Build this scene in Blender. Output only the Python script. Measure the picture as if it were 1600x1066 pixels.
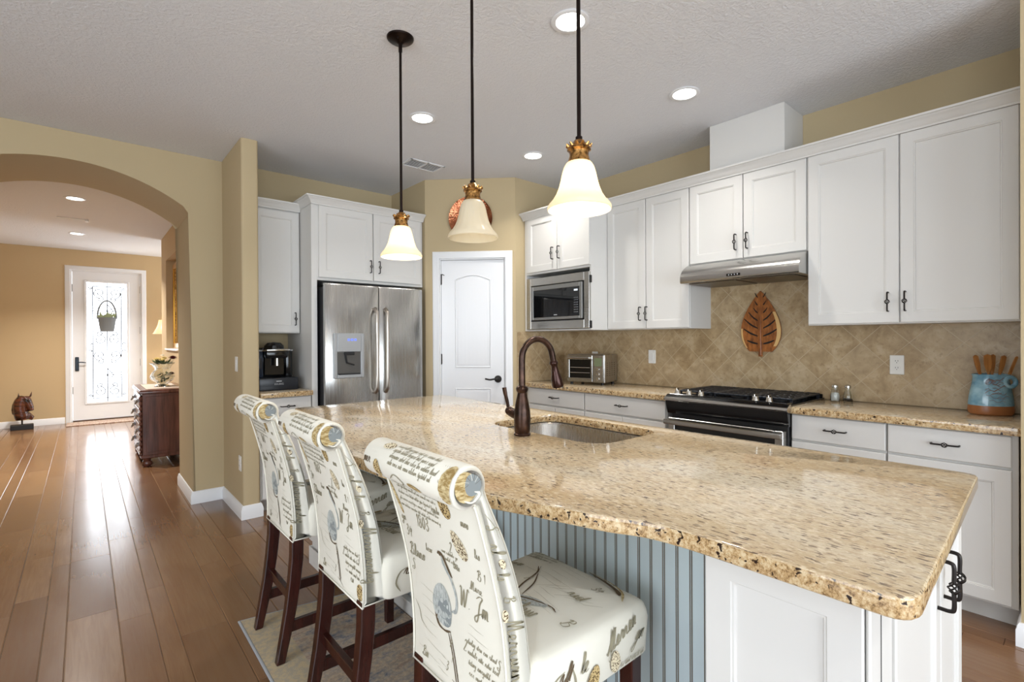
import bpy, bmesh, math, random
from mathutils import Vector, Matrix, noise
PI = math.pi
random.seed(7)
for o in list(bpy.data.objects): bpy.data.objects.remove(o)
C = bpy.context.scene.collection
SC = bpy.context.scene
# ------------------------------------------------------------------ camera
CAMH = 1.31; CEIL = 2.80
yaw, pit, rol = math.radians(-40.79), math.radians(-.18), math.radians(-.29)
Fv = Vector((-math.sin(yaw)*math.cos(pit), math.cos(yaw)*math.cos(pit), math.sin(pit)))
Rv = Vector((math.cos(yaw), math.sin(yaw), 0)); Uv = Rv.cross(Fv)
R2 = Rv*math.cos(rol)+Uv*math.sin(rol); U2 = -Rv*math.sin(rol)+Uv*math.cos(rol)
cam = bpy.data.objects.new('camera', bpy.data.cameras.new('camera')); C.objects.link(cam)
cam.data.lens = 776.2/1600*36; cam.data.sensor_width = 36; cam.data.clip_start = .05
cam.matrix_world = Matrix(((R2.x, U2.x, -Fv.x, 0), (R2.y, U2.y, -Fv.y, 0), (R2.z, U2.z, -Fv.z, CAMH), (0, 0, 0, 1)))
SC.camera = cam
# ------------------------------------------------------------------ world, exposure, daylight
SC.view_settings.view_transform = 'Standard'; SC.view_settings.look = 'None'
SC.view_settings.gamma = 1; SC.view_settings.use_curve_mapping = False
SC.view_settings.exposure = 0.22
w = bpy.data.worlds.new('sky'); SC.world = w; w.use_nodes = True
w.node_tree.nodes['Background'].inputs[0].default_value = (.86, .93, 1, 1)
w.node_tree.nodes['Background'].inputs[1].default_value = 2.5
def area(name, loc, rot, sx, sy, power, col, shape='RECTANGLE', spread=PI):
    l = bpy.data.lights.new(name, 'AREA'); l.shape = shape; l.size = sx; l.size_y = sy; l.energy = power; l.color = col; l.spread = spread
    o = bpy.data.objects.new(name, l); C.objects.link(o); o.location = loc; o.rotation_euler = rot; return o
DAY = (.80, .90, 1.0)
area('daylight_rear', (-.1, -4.4, 1.2), (PI/2+.5, 0, 0), 5.4, 2.2, 175, DAY)          # outside the rear sliding windows
area('daylight_left', (-3.7, -.6, 1.2), (PI/2+.5, 0, -PI/2), 4.4, 2.2, 95, DAY)      # outside the left sliding windows
area('lobby_fill', (3.5, 9.8, 1.4), (PI/2+.3, 0, PI/2), 1.4, 2.0, 60, (.88, .94, 1))  # added fill for the hall ceiling, behind an added lobby opening
area('daylight_entry', (.3, 11.6, 1.5), (-PI/2, 0, 0), 2.2, 3.0, 95, (.94, .97, 1))  # outside the front door
WARMW = (1, .97, .92)
# ------------------------------------------------------------------ helpers
def lin(c):
    return tuple(((v/255)/12.92 if v/255 <= .04045 else ((v/255+.055)/1.055)**2.4) for v in c)+(1,)
class MB:
    def __init__(s): s.bm = bmesh.new()
    def absorb(s, tb, mi=0, M=None):
        mp = {}
        for v in tb.verts: mp[v] = s.bm.verts.new(M @ v.co if M else v.co)
        for f in tb.faces:
            try: nf = s.bm.faces.new([mp[v] for v in f.verts]); nf.material_index = mi
            except ValueError: pass
        tb.free()
    def box(s, x0, x1, y0, y1, z0, z1, b=0, mi=0, M=None, seg=1):
        tb = bmesh.new(); bmesh.ops.create_cube(tb, size=1)
        for v in tb.verts: v.co = Vector(((x0+x1)/2+v.co.x*(x1-x0), (y0+y1)/2+v.co.y*(y1-y0), (z0+z1)/2+v.co.z*(z1-z0)))
        if b: bmesh.ops.bevel(tb, geom=list(tb.edges), offset=b, segments=seg, profile=.6, affect='EDGES')
        s.absorb(tb, mi, M); return s
    def lathe(s, prof, n=24, c=(0, 0, 0), mi=0, M=None, mod=None, ang=2*PI):
        rows = []
        for r, z in prof:
            row = []
            for i in range(n):
                a = i*2*PI/n; rr = r*(mod(a, z) if mod else 1)
                p = Vector((c[0]+rr*math.cos(a), c[1]+rr*math.sin(a), c[2]+z)); row.append(s.bm.verts.new(M @ p if M else p))
            rows.append(row)
        for a, b in zip(rows, rows[1:]):
            for i in range(n):
                j = (i+1) % n
                f = s.bm.faces.new((a[i], a[j], b[j], b[i])); f.material_index = mi
        if prof[0][0] > 1e-5 and False: pass
        return s
    def tube(s, pts, r, n=8, mi=0, M=None, sq=1.0):
        pts = [Vector(p) for p in pts]; m = len(pts)
        rs = r if isinstance(r, (list, tuple)) else [r]*m
        t0 = (pts[1]-pts[0]).normalized(); up = Vector((0, 0, 1)) if abs(t0.z) < .9 else Vector((1, 0, 0))
        nrm = (up-t0*up.dot(t0)).normalized(); rings = []
        for i, p in enumerate(pts):
            t = (pts[min(i+1, m-1)]-pts[max(i-1, 0)]).normalized()
            nrm = (nrm-t*nrm.dot(t)).normalized(); bn = t.cross(nrm); ring = []
            for k in range(n):
                a = 2*PI*k/n+PI/n; q = p+(nrm*math.cos(a)*sq+bn*math.sin(a))*rs[i]; ring.append(s.bm.verts.new(M @ q if M else q))
            rings.append(ring)
        for a, b in zip(rings, rings[1:]):
            for k in range(n):
                j = (k+1) % n; f = s.bm.faces.new((a[k], a[j], b[j], b[k])); f.material_index = mi
        for ring, rev in ((rings[0], True), (rings[-1], False)):
            f = s.bm.faces.new(ring[::-1] if rev else ring); f.material_index = mi
        return s
    def prism(s, poly, h0, h1, mi=0, M=None, b=0):
        tb = bmesh.new(); vs = [tb.verts.new((p[0], p[1], h0)) for p in poly]; f = tb.faces.new(vs)
        r = bmesh.ops.extrude_face_region(tb, geom=[f]); 
        for v in r['geom']:
            if isinstance(v, bmesh.types.BMVert): v.co.z = h1
        bmesh.ops.recalc_face_normals(tb, faces=list(tb.faces))
        if b: bmesh.ops.bevel(tb, geom=[e for e in tb.edges], offset=b, segments=1, affect='EDGES')
        s.absorb(tb, mi, M); return s
    def sphere(s, c, r, mi=0, sc=(1, 1, 1), n=12, M=None):
        tb = bmesh.new(); bmesh.ops.create_uvsphere(tb, u_segments=n, v_segments=max(6, n*2//3), radius=r)
        for v in tb.verts: v.co = Vector((c[0]+v.co.x*sc[0], c[1]+v.co.y*sc[1], c[2]+v.co.z*sc[2]))
        s.absorb(tb, mi, M); return s
    def face(s, pts, mi=0):
        f = s.bm.faces.new([s.bm.verts.new(p) for p in pts]); f.material_index = mi; return f
    def sweep(s, path, prof, closed=False, mi=0, z0=0):
        """profile (out, up) swept along a level path, mitred; out is to the right of travel"""
        P = [Vector(p) for p in path]; n = len(P); rings = []
        for i in range(n):
            def d(a, b): return (P[b]-P[a]).normalized()
            if closed: d1 = d(i-1, i); d2 = d(i, (i+1) % n)
            else:
                d1 = d(i-1, i) if i else d(0, 1); d2 = d(i, i+1) if i < n-1 else d(n-2, n-1)
            n1 = Vector((d1.y, -d1.x)); n2 = Vector((d2.y, -d2.x)); m = (n1+n2); m = m/max(.2, m.length_squared)*2 if m.length > 1e-4 else n1
            m = m if m.length < 5 else n1
            rings.append([s.bm.verts.new((P[i].x+m.x*o, P[i].y+m.y*o, z0+u)) for o, u in prof])
        k = len(prof)
        rng = range(n) if closed else range(n-1)
        for i in rng:
            a, b = rings[i], rings[(i+1) % n]
            for j in range(k):
                q = (j+1) % k; f = s.bm.faces.new((a[j], a[q], b[q], b[j])); f.material_index = mi
        if not closed:
            for r in (rings[0], rings[-1]):
                f = s.bm.faces.new(r); f.material_index = mi
        return s
    def build(s, name, mats, parent=None, ang=.6, recalc=True):
        if recalc: bmesh.ops.recalc_face_normals(s.bm, faces=list(s.bm.faces))
        for f in s.bm.faces: f.smooth = True
        for e in s.bm.edges:
            if len(e.link_faces) == 2 and e.calc_face_angle(0) > ang: e.smooth = False
        me = bpy.data.meshes.new(name); s.bm.to_mesh(me); s.bm.free()
        for m in (mats if isinstance(mats, (list, tuple)) else [mats]): me.materials.append(m)
        o = bpy.data.objects.new(name, me); C.objects.link(o)
        if parent: o.parent = parent
        return o
def thing(name, label, cat, loc=(0, 0, 0), rz=0, group=None):
    o = bpy.data.objects.new(name, None); C.objects.link(o); o.location = loc; o.rotation_euler = (0, 0, rz); o.empty_display_size = .05
    o['label'] = label; o['category'] = cat
    if group: o['group'] = group
    return o
def tag(o, label, cat, group=None, kind=None):
    o['label'] = label; o['category'] = cat
    if group: o['group'] = group
    if kind: o['kind'] = kind
    return o
def struct(o): o['kind'] = 'structure'; return o
def copy_tree(o, parent=None):
    c = o.copy(); C.objects.link(c)
    if parent: c.parent = parent
    for ch in list(o.children): copy_tree(ch, c)
    return c
def T(x=0, y=0, z=0, rz=0, rx=0, ry=0):
    return Matrix.Translation((x, y, z)) @ Matrix.Rotation(rz, 4, 'Z') @ Matrix.Rotation(ry, 4, 'Y') @ Matrix.Rotation(rx, 4, 'X')
def text_mesh(mb, s, size, M, mi=0, depth=.0004, shear=0, align='CENTER'):
    cu = bpy.data.curves.new('t', 'FONT'); cu.body = s; cu.size = size; cu.extrude = depth; cu.shear = shear; cu.align_x = align; cu.resolution_u = 3
    ob = bpy.data.objects.new('t', cu); C.objects.link(ob)
    bpy.context.view_layer.update()
    me = bpy.data.meshes.new_from_object(ob.evaluated_get(bpy.context.evaluated_depsgraph_get()))
    tb = bmesh.new(); tb.from_mesh(me); mb.absorb(tb, mi, M)
    bpy.data.objects.remove(ob); bpy.data.meshes.remove(me); bpy.data.curves.remove(cu)
def crom(pts, k=6):
    P = [Vector(p) for p in pts]; P = [P[0]*2-P[1]]+P+[P[-1]*2-P[-2]]; out = []
    for i in range(1, len(P)-2):
        for j in range(k):
            t = j/k; out.append(.5*((2*P[i])+(-P[i-1]+P[i+1])*t+(2*P[i-1]-5*P[i]+4*P[i+1]-P[i+2])*t*t+(-P[i-1]+3*P[i]-3*P[i+1]+P[i+2])*t**3))
    out.append(P[-2]); return out
# ------------------------------------------------------------------ materials
def mat(name, col, rough=.5, metal=0, spec=.5, **kw):
    m = bpy.data.materials.new(name); m.use_nodes = True; b = m.node_tree.nodes['Principled BSDF']
    b.inputs['Base Color'].default_value = lin(col); b.inputs['Roughness'].default_value = rough; b.inputs['Metallic'].default_value = metal
    b.inputs['Specular IOR Level'].default_value = spec
    for k, v in kw.items():
        b.inputs[k.replace('_', ' ')].default_value = v
    return m
class G:
    """tiny node-graph helper"""
    def __init__(s, m): s.m = m; s.t = m.node_tree; s.b = s.t.nodes['Principled BSDF']
    def n(s, ty, **kw):
        nd = s.t.nodes.new(ty)
        for k, v in kw.items():
            if k.startswith('i_'):
                key = k[2:]; key = int(key) if key.isdigit() else key.replace('_', ' ')
                if hasattr(v, 'is_output') or isinstance(v, bpy.types.NodeSocket): s.t.links.new(v, nd.inputs[key])
                else: nd.inputs[key].default_value = v
            else: setattr(nd, k, v)
        return nd
    def pos(s, scale=(1, 1, 1), world=True, rot=(0, 0, 0)):
        c = s.n('ShaderNodeNewGeometry').outputs['Position'] if world else s.n('ShaderNodeTexCoord').outputs['Object']
        return s.n('ShaderNodeMapping', i_Vector=c, i_Scale=scale, i_Rotation=rot).outputs[0]
    def noise(s, vec, scale, detail=4, rough=.6, dist=0):
        return s.n('ShaderNodeTexNoise', i_Vector=vec, i_Scale=scale, i_Detail=detail, i_Roughness=rough, i_Distortion=dist).outputs[0]
    def ramp(s, fac, stops, interp='LINEAR'):
        r = s.n('ShaderNodeValToRGB', i_Fac=fac); r.color_ramp.interpolation = interp; e = r.color_ramp.elements
        while len(e) < len(stops): e.new(.5)
        for el, (p, c) in zip(e, stops): el.position = p; el.color = lin(c) if not isinstance(c, (int, float)) else (c, c, c, 1)
        return r.outputs[0]
    def mix(s, f, a, b, mode='MIX'):
        nd = s.n('ShaderNodeMix', data_type='RGBA', blend_type=mode)
        for k, v in ((0, f), (6, a), (7, b)):
            if isinstance(v, bpy.types.NodeSocket): s.t.links.new(v, nd.inputs[k])
            else: nd.inputs[k].default_value = v if k == 0 else lin(v)
        return nd.outputs[2]
    def math(s, op, a, b=0.0):
        nd = s.n('ShaderNodeMath', operation=op)
        for k, v in ((0, a), (1, b)):
            if isinstance(v, bpy.types.NodeSocket): s.t.links.new(v, nd.inputs[k])
            else: nd.inputs[k].default_value = v
        return nd.outputs[0]
    def bump(s, h, strength=.3, dist=.002):
        s.t.links.new(s.n('ShaderNodeBump', i_Height=h, i_Strength=strength, i_Distance=dist).outputs[0], s.b.inputs['Normal'])
    def col(s, c): s.t.links.new(c, s.b.inputs['Base Color'])
    def rough(s, c): s.t.links.new(c, s.b.inputs['Roughness'])
def paint(name, col, rough=.85, sc=260, st=.25, dist=.001):
    m = mat(name, col, rough, spec=.3); g = G(m); n = g.noise(g.pos(), sc, 2, .5)
    g.bump(n, st, dist)
    c2 = tuple(max(0, c-4) for c in col); g.col(g.mix(g.noise(g.pos(), 1.7, 3), col, c2)); return m
M_wall = paint('tan_wall_paint', (189, 171, 137))
M_ochre = paint('ochre_wall_paint', (198, 174, 136))
M_ceil = mat('textured_ceiling', (226, 227, 230), .95, spec=.2); g = G(M_ceil)
g.bump(g.ramp(g.noise(g.pos(), 55, 3, .6, .6), [(.42, 0.0), (.6, 1.0)]), .5, .003)
M_trim = mat('white_trim_paint', (232, 233, 235), .35)
M_cab = mat('white_cabinet_paint', (214, 212, 208), .5, spec=.3); g = G(M_cab); g.bump(g.noise(g.pos((1, 1, .2)), 60, 2), .04, .001)
M_island = mat('pale_blue_island_paint', (194, 207, 211), .4)
M_groove = mat('brown_groove', (120, 112, 100), .6)  # darker brown tone inside the beadboard grooves
M_black = mat('black_gloss', (12, 12, 14), .12)
M_blackm = mat('matte_black', (20, 20, 22), .5)
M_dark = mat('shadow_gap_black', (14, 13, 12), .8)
M_iron = mat('dark_pewter_iron', (42, 38, 36), .38, .7)
M_bronze = mat('oil_rubbed_bronze', (62, 40, 30), .3, .85); g = G(M_bronze)
g.col(g.ramp(g.noise(g.pos(), 18, 3), [(.35, (44, 33, 29)), (.7, (84, 62, 52))]))
def steel(name, col, r, ax):
    m = mat(name, col, r, 1.0); g = G(m); sc = [400, 400, 400]; sc[ax] = 3
    n = g.noise(g.pos(tuple(sc)), 1, 2, .5); g.rough(g.ramp(n, [(.3, r*.8), (.7, r*1.25)])); g.bump(n, .03, .0005); m.node_tree.nodes['Principled BSDF'].inputs['Anisotropic'].default_value = .4
    return m
M_steelv = steel('brushed_steel_vertical', (190, 189, 186), .24, 2)
M_steelh = steel('brushed_steel', (186, 184, 180), .22, 1)
M_steelx = steel('sink_steel', (178, 172, 164), .28, 2)
M_chrome = mat('satin_chrome', (205, 203, 198), .15, 1)
M_grey = mat('grey_plastic', (168, 170, 172), .35, .2)
M_knob = mat('burner_knob_nickel', (200, 196, 188), .2, 1)
M_glassd = mat('dark_glass', (14, 15, 17), .04, 0, .6)
M_gold = mat('gold_leaf', (200, 150, 60), .3, .9)
M_copper = mat('hammered_copper', (176, 98, 66), .22, 1); g = G(M_copper)
v = g.n('ShaderNodeTexVoronoi', i_Vector=g.pos(), i_Scale=70.0).outputs[0]; g.bump(v, .5, .004); g.col(g.ramp(g.noise(g.pos(), 12), [(.3, (120, 62, 42)), (.7, (214, 140, 102))]))
M_brass = mat('antique_gold_metal', (190, 140, 78), .28, 1); g = G(M_brass); g.col(g.ramp(g.noise(g.pos(), 80), [(.35, (92, 62, 34)), (.6, (206, 156, 92))]))
M_mirror = mat('mirror_glass', (225, 226, 228), .02, 1)
M_white = mat('white_plastic', (235, 234, 230), .35)
M_walnut = mat('cherry_brown_leg_wood', (66, 24, 18), .22, spec=.5); g = G(M_walnut)
g.col(g.ramp(g.noise(g.pos((30, 30, 3)), 1, 4), [(.3, (32, 12, 10)), (.75, (64, 28, 21))]))
M_chest = mat('dark_walnut_chest_wood', (84, 52, 44), .2); g = G(M_chest)
g.col(g.ramp(g.noise(g.pos((24, 24, 2)), 1, 5), [(.3, (58, 32, 26)), (.7, (112, 70, 58))]))
M_horse = mat('carved_dark_wood', (50, 24, 16), .25); g = G(M_horse); g.col(g.ramp(g.noise(g.pos((9, 9, 30)), 1, 4), [(.35, (18, 9, 8)), (.75, (110, 56, 34))])); g.bump(g.noise(g.pos((14, 14, 50)), 1, 3), .5, .01)
M_leafw = mat('carved_leaf_wood', (150, 88, 40), .3); g = G(M_leafw); g.col(g.ramp(g.noise(g.pos((1, 60, 18)), 1, 4), [(.3, (104, 56, 24)), (.7, (176, 108, 52))]))
M_leafl = mat('blond_sapwood', (214, 176, 116), .35)
M_utens = mat('wooden_spoon_wood', (160, 104, 52), .5); g = G(M_utens); g.col(g.ramp(g.noise(g.pos((40, 40, 6)), 1, 3), [(.3, (132, 80, 36)), (.7, (186, 128, 68))]))
# granite
def granite(name):
    m = mat(name, (220, 196, 158), .07, spec=.55); g = G(m); p = g.pos((1, .42, 1)); p1 = g.pos()
    base = g.ramp(g.noise(p, 4, 4, .6), [(.34, (208, 197, 176)), (.5, (200, 181, 150)), (.66, (190, 166, 130))])
    grain = g.ramp(g.noise(p, 130, 5, .8), [(.40, 1.0), (.52, 0.0)])
    c = g.mix(g.math('MULTIPLY', grain, .42), base, (160, 130, 100))
    light = g.ramp(g.noise(g.pos((1, .5, 1)), 95, 4, .7), [(.52, 0.0), (.64, .55)])
    c = g.mix(light, c, (232, 218, 190))
    dash = g.ramp(g.noise(g.pos((1, .24, 1)), 165, 2, .5), [(.375, 1.0), (.405, 0.0)])
    mask = g.ramp(g.noise(p1, 10, 3), [(.38, .45), (.6, 1.0)])
    c = g.mix(g.math('MULTIPLY', g.math('MULTIPLY', dash, mask), .9), c, (84, 66, 56))
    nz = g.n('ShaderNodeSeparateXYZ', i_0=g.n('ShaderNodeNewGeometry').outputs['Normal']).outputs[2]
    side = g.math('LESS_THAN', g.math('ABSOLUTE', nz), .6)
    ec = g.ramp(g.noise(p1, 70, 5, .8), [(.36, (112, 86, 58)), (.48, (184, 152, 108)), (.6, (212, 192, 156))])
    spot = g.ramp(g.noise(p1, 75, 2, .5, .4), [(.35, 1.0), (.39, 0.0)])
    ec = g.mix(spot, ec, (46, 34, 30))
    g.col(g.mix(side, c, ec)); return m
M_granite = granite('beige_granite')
# floor wood
M_floor = mat('hand_scraped_hardwood', (128, 88, 60), .25, spec=.5); g = G(M_floor)
at = g.n('ShaderNodeAttribute', attribute_name='plank').outputs['Fac']
gm = g.n('ShaderNodeVectorMath', operation='ADD', i_0=g.pos((1, 1, 1)), i_1=g.n('ShaderNodeCombineXYZ', i_0=g.math('MULTIPLY', at, 31.0), i_1=g.math('MULTIPLY', at, 17.0)).outputs[0]).outputs[0]
def mp(v, sc): return g.n('ShaderNodeMapping', i_Vector=v, i_Scale=sc).outputs[0]
tone = g.ramp(at, [(0.0, (104, 74, 50)), (.35, (130, 97, 68)), (.7, (116, 84, 58)), (1.0, (142, 109, 78))])
grain = g.noise(mp(gm, (55, 3.2, 1)), 1, 5, .65, .8)
c = g.mix(g.ramp(grain, [(.35, .45), (.62, 0.0)]), tone, (112, 74, 46))
blot = g.ramp(g.noise(mp(gm, (5, 2, 1)), 1, 3, .5), [(.46, 0.0), (.8, .5)])
c = g.mix(blot, c, (104, 66, 42)); g.col(c)
hs = g.noise(mp(gm, (16, .9, 1)), 1, 2, .4, .3); g.bump(g.math('ADD', hs, g.math('MULTIPLY', grain, .15)), .14, .0016)
g.rough(g.ramp(g.noise(mp(gm, (8, 2, 1)), 1, 3), [(.3, .19), (.7, .27)])); g.b.inputs['Coat Weight'].default_value = .35; g.b.inputs['Coat Roughness'].default_value = .16
# backsplash tile
def tile(name, horiz):
    m = mat(name, (170, 146, 112), .38, spec=.4); g = G(m)
    sp = g.n('ShaderNodeSeparateXYZ', i_0=g.n('ShaderNodeNewGeometry').outputs['Position'])
    h = sp.outputs[horiz]; z = sp.outputs[2]
    off = 1.275 if horiz == 1 else 3.05
    h = g.math('SUBTRACT', h, off); z2 = g.math('SUBTRACT', z, 1.16)
    u = g.math('MULTIPLY', g.math('ADD', h, z2), .7071); v_ = g.math('MULTIPLY', g.math('SUBTRACT', h, z2), .7071)
    vec = g.n('ShaderNodeCombineXYZ', i_0=g.math('ADD', u, 16.84), i_1=g.math('ADD', v_, 16.84)).outputs[0]
    br = g.n('ShaderNodeTexBrick', offset=0.0, squash=1.0, i_Vector=vec, i_Scale=1.0, i_Mortar_Size=.0022, i_Mortar_Smooth=.3, i_Bias=0.0, i_Brick_Width=.1684, i_Row_Height=.1684)
    br.inputs['Color1'].default_value = (0, 0, 0, 1); br.inputs['Color2'].default_value = (1, 1, 1, 1)
    var = br.outputs[0]
    t = g.ramp(g.noise(g.pos(), 9, 6, .65, .5), [(.3, (148, 124, 90)), (.5, (176, 152, 116)), (.68, (196, 176, 144))])
    t = g.mix(g.ramp(g.noise(g.pos(), 34, 4, .7), [(.34, .6), (.46, 0.0)]), t, (138, 112, 78))
    t = g.mix(g.math('MULTIPLY', var, .25), t, (200, 184, 156))
    g.col(g.mix(br.outputs[1], t, (194, 176, 146)))
    g.bump(g.math('ADD', g.math('MULTIPLY', br.outputs[1], -1.0), g.math('MULTIPLY', g.noise(g.pos(), 60, 3), .15)), .5, .002); return m
M_tile = tile('travertine_tile', 1); M_tile2 = tile('travertine_tile_return', 0)
# fabric
M_fab = mat('cream_linen', (226, 222, 208), .85, spec=.25); g = G(M_fab); g.bump(g.noise(g.pos(), 900, 2), .25, .0006)
g.b.inputs['Sheen Weight'].default_value = .15
M_ink = mat('olive_ink', (150, 143, 120), .85, spec=.2)
M_inkd = mat('dark_brown_ink', (98, 82, 62), .85, spec=.2)
M_egg = mat('speckled_egg_print', (196, 170, 116), .85, spec=.2); g = G(M_egg)
g.col(g.mix(g.ramp(g.noise(g.pos(), 210, 2, .6), [(.46, 1.0), (.5, 0.0)]), (200, 176, 126), (84, 62, 36)))
M_eggw = mat('pale_speckled_egg_print', (224, 214, 190), .85, spec=.2); g = G(M_eggw)
g.col(g.mix(g.ramp(g.noise(g.pos(), 230, 2, .6), [(.44, 1.0), (.48, 0.0)]), (222, 210, 180), (92, 72, 48)))
M_bird = mat('grey_bird_print', (140, 148, 150), .85, spec=.2); g = G(M_bird); g.col(g.ramp(g.noise(g.pos((200, 200, 60)), 1, 3), [(.35, (150, 154, 150)), (.65, (196, 200, 196))]))
M_shell = mat('shell_print', (180, 158, 108), .85, spec=.2); g = G(M_shell); g.col(g.ramp(g.noise(g.pos((60, 60, 200)), 1, 3), [(.4, (150, 124, 76)), (.6, (206, 188, 144))]))
M_slate = mat('slate_ink', (134, 140, 140), .85, spec=.2)
# rug
M_rug = mat('distressed_rug_pile', (150, 140, 128), .95, spec=.1); g = G(M_rug)
a = g.ramp(g.noise(g.pos((9, 22, 1)), 1, 5, .75, .6), [(.36, (116, 120, 134)), (.43, (172, 162, 152)), (.53, (200, 178, 152)), (.63, (172, 148, 130))])
b_ = g.ramp(g.noise(g.pos((60, 60, 1)), 1, 4, .7), [(.4, .5), (.6, 0.0)])
a = g.mix(b_, a, (120, 120, 122)); g.col(a); g.bump(g.noise(g.pos(), 420, 2), .6, .003)
M_rugb = mat('rug_border_pile', (170, 158, 136), .95, spec=.1); g = G(M_rugb)
g.col(g.mix(g.ramp(g.noise(g.pos((40, 40, 1)), 1, 4, .7), [(.44, .45), (.56, 0.0)]), (192, 174, 142), (146, 146, 144))); g.bump(g.noise(g.pos(), 420, 2), .6, .003)
M_rughem = mat('rug_binding', (158, 160, 162), .9)
M_mat = mat('door_mat_weave', (176, 150, 132), .9); g = G(M_mat); g.col(g.ramp(g.noise(g.pos(), 60, 3), [(.4, (150, 112, 98)), (.6, (200, 184, 164))]))
M_sill = mat('bronze_threshold', (92, 72, 56), .4, .5)
# lamp glass
def glowglass(name, col, tr=.5):
    m = mat(name, col, .25); t = m.node_tree; b = t.nodes['Principled BSDF']; o = t.nodes['Material Output']
    tl = t.nodes.new('ShaderNodeBsdfTranslucent'); tl.inputs[0].default_value = lin(col); mx = t.nodes.new('ShaderNodeMixShader'); mx.inputs[0].default_value = tr
    t.links.new(b.outputs[0], mx.inputs[1]); t.links.new(tl.outputs[0], mx.inputs[2]); t.links.new(mx.outputs[0], o.inputs[0]); return m
M_shade = glowglass('alabaster_glass', (246, 238, 218), .55)
M_fshade = glowglass('cream_lamp_fabric', (240, 226, 196), .4)
def emis(name, col, st):
    m = mat(name, col); b = m.node_tree.nodes['Principled BSDF']; b.inputs['Emission Color'].default_value = lin(col); b.inputs['Emission Strength'].default_value = st; return m
M_led = emis('recessed_lamp_lens', (255, 252, 244), 9)
M_bulb = emis('frosted_bulb_lit', (255, 236, 204), 12)
M_bulb0 = mat('frosted_bulb', (235, 232, 224), .3)
M_disp = emis('blue_display', (90, 110, 240), 1.2)
M_dispw = emis('white_display', (200, 210, 220), .6)
M_lcd = mat('lcd_green_grey', (112, 120, 92), .2)
# clear glass
M_clear = mat('clear_glass', (245, 248, 246), .02); M_clear.node_tree.nodes['Principled BSDF'].inputs['Transmission Weight'].default_value = 1
# door light: lightly frosted pane that lets daylight straight through and also scatters it
M_frost = bpy.data.materials.new('frosted_door_glass'); M_frost.use_nodes = True; t = M_frost.node_tree
t.nodes.remove(t.nodes['Principled BSDF']); o_ = t.nodes['Material Output']
ta = t.nodes.new('ShaderNodeBsdfTransparent'); tb_ = t.nodes.new('ShaderNodeBsdfTranslucent'); tb_.inputs[0].default_value = (.95, .97, 1, 1)
mx = t.nodes.new('ShaderNodeMixShader'); mx.inputs[0].default_value = .35
t.links.new(ta.outputs[0], mx.inputs[1]); t.links.new(tb_.outputs[0], mx.inputs[2]); t.links.new(mx.outputs[0], o_.inputs[0])
M_camework = mat('leaded_glass_came', (96, 98, 104), .4, .3)
M_basket = mat('grey_wicker', (120, 124, 126), .8)
M_green = mat('foliage_green', (74, 92, 58), .6); M_greenp = mat('pale_foliage', (150, 160, 120), .6)
M_cream = mat('cream_petals', (232, 214, 160), .7); M_burg = mat('burgundy_petals', (78, 14, 24), .7); M_white2 = mat('white_petals', (236, 230, 216), .7)
M_runner = mat('taupe_table_runner', (176, 160, 146), .85)
M_salt = mat('salt_grains', (240, 240, 238), .8); M_pepper = mat('pepper_grains', (52, 46, 40), .8)
M_jug = mat('blue_glaze', (112, 152, 172), .12, spec=.6); g = G(M_jug); g.col(g.ramp(g.noise(g.pos((1, 1, 1)), 16, 3), [(.35, (92, 138, 160)), (.7, (150, 184, 196))]))
M_terra = mat('unglazed_terracotta', (146, 92, 52), .35)
M_relief = mat('brown_relief_lines', (128, 92, 78), .4)
M_hall_mirror = mat('hall_mirror_glass', (196, 196, 196), .03, 1)  # plain light-grey mirror surface
# ------------------------------------------------------------------ structure
XR = 3.66; YB = 4.69; YD = 10.7
def slab(name, x0, x1, y0, y1, z0, z1, m): return struct(MB().box(x0, x1, y0, y1, z0, z1).build(name, m))
# floor made of separate bevelled planks in one mesh
def make_floor():
    bm = bmesh.new(); lay = bm.faces.layers.float.new('plank'); W = (.183, .126, .078); x = -.453-.387*8; k = 0; e = .0034; d = .0022
    rnd = random.Random(3)
    while x < 3.75:
        wd = W[k % 3]; k += 1; y = -4.3-rnd.random()*.8
        while y < 10.9:
            L = rnd.uniform(.6, 1.8); x0, x1, y0, y1 = x, x+wd, y, min(y+L, 10.95)
            if x1 > -3.5:
                ex = .0007; o = [bm.verts.new(p) for p in ((x0+ex, y0+ex, -d), (x1-ex, y0+ex, -d), (x1-ex, y1-ex, -d), (x0+ex, y1-ex, -d))]
                i = [bm.verts.new(p) for p in ((x0+e, y0+e*.5, 0), (x1-e, y0+e*.5, 0), (x1-e, y1-e*.5, 0), (x0+e, y1-e*.5, 0))]
                r = rnd.random(); fs = [bm.faces.new(i)]+[bm.faces.new((o[a], o[(a+1) % 4], i[(a+1) % 4], i[a])) for a in range(4)]
                for f in fs: f[lay] = r
            y += L
        x += wd
    f = bm.faces.new([bm.verts.new(p) for p in ((-3.5, -4.3, -.003), (3.8, -4.3, -.003), (3.8, 10.95, -.003), (-3.5, 10.95, -.003))]); f[lay] = 0
    r = bmesh.ops.extrude_face_region(bm, geom=[f]); 
    for v in r['geom']:
        if isinstance(v, bmesh.types.BMVert): v.co.z = -.12
    me = bpy.data.meshes.new('floor'); bm.to_mesh(me); bm.free(); me.materials.append(M_floor)
    o = bpy.data.objects.new('floor', me); C.objects.link(o); struct(o)
make_floor()
slab('ceiling', -3.6, 3.9, -4.4, 11, CEIL, CEIL+.1, M_ceil)
slab('wall_right', XR, XR+.14, -4.3, 4.9, 0, CEIL, M_wall)
slab('wall_stub', 3.0, XR-.001, -.02, .185, 0, CEIL-.001, M_wall)
slab('wall_back', .99, XR, YB, YB+.12, 0, CEIL-.001, M_wall)
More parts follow.
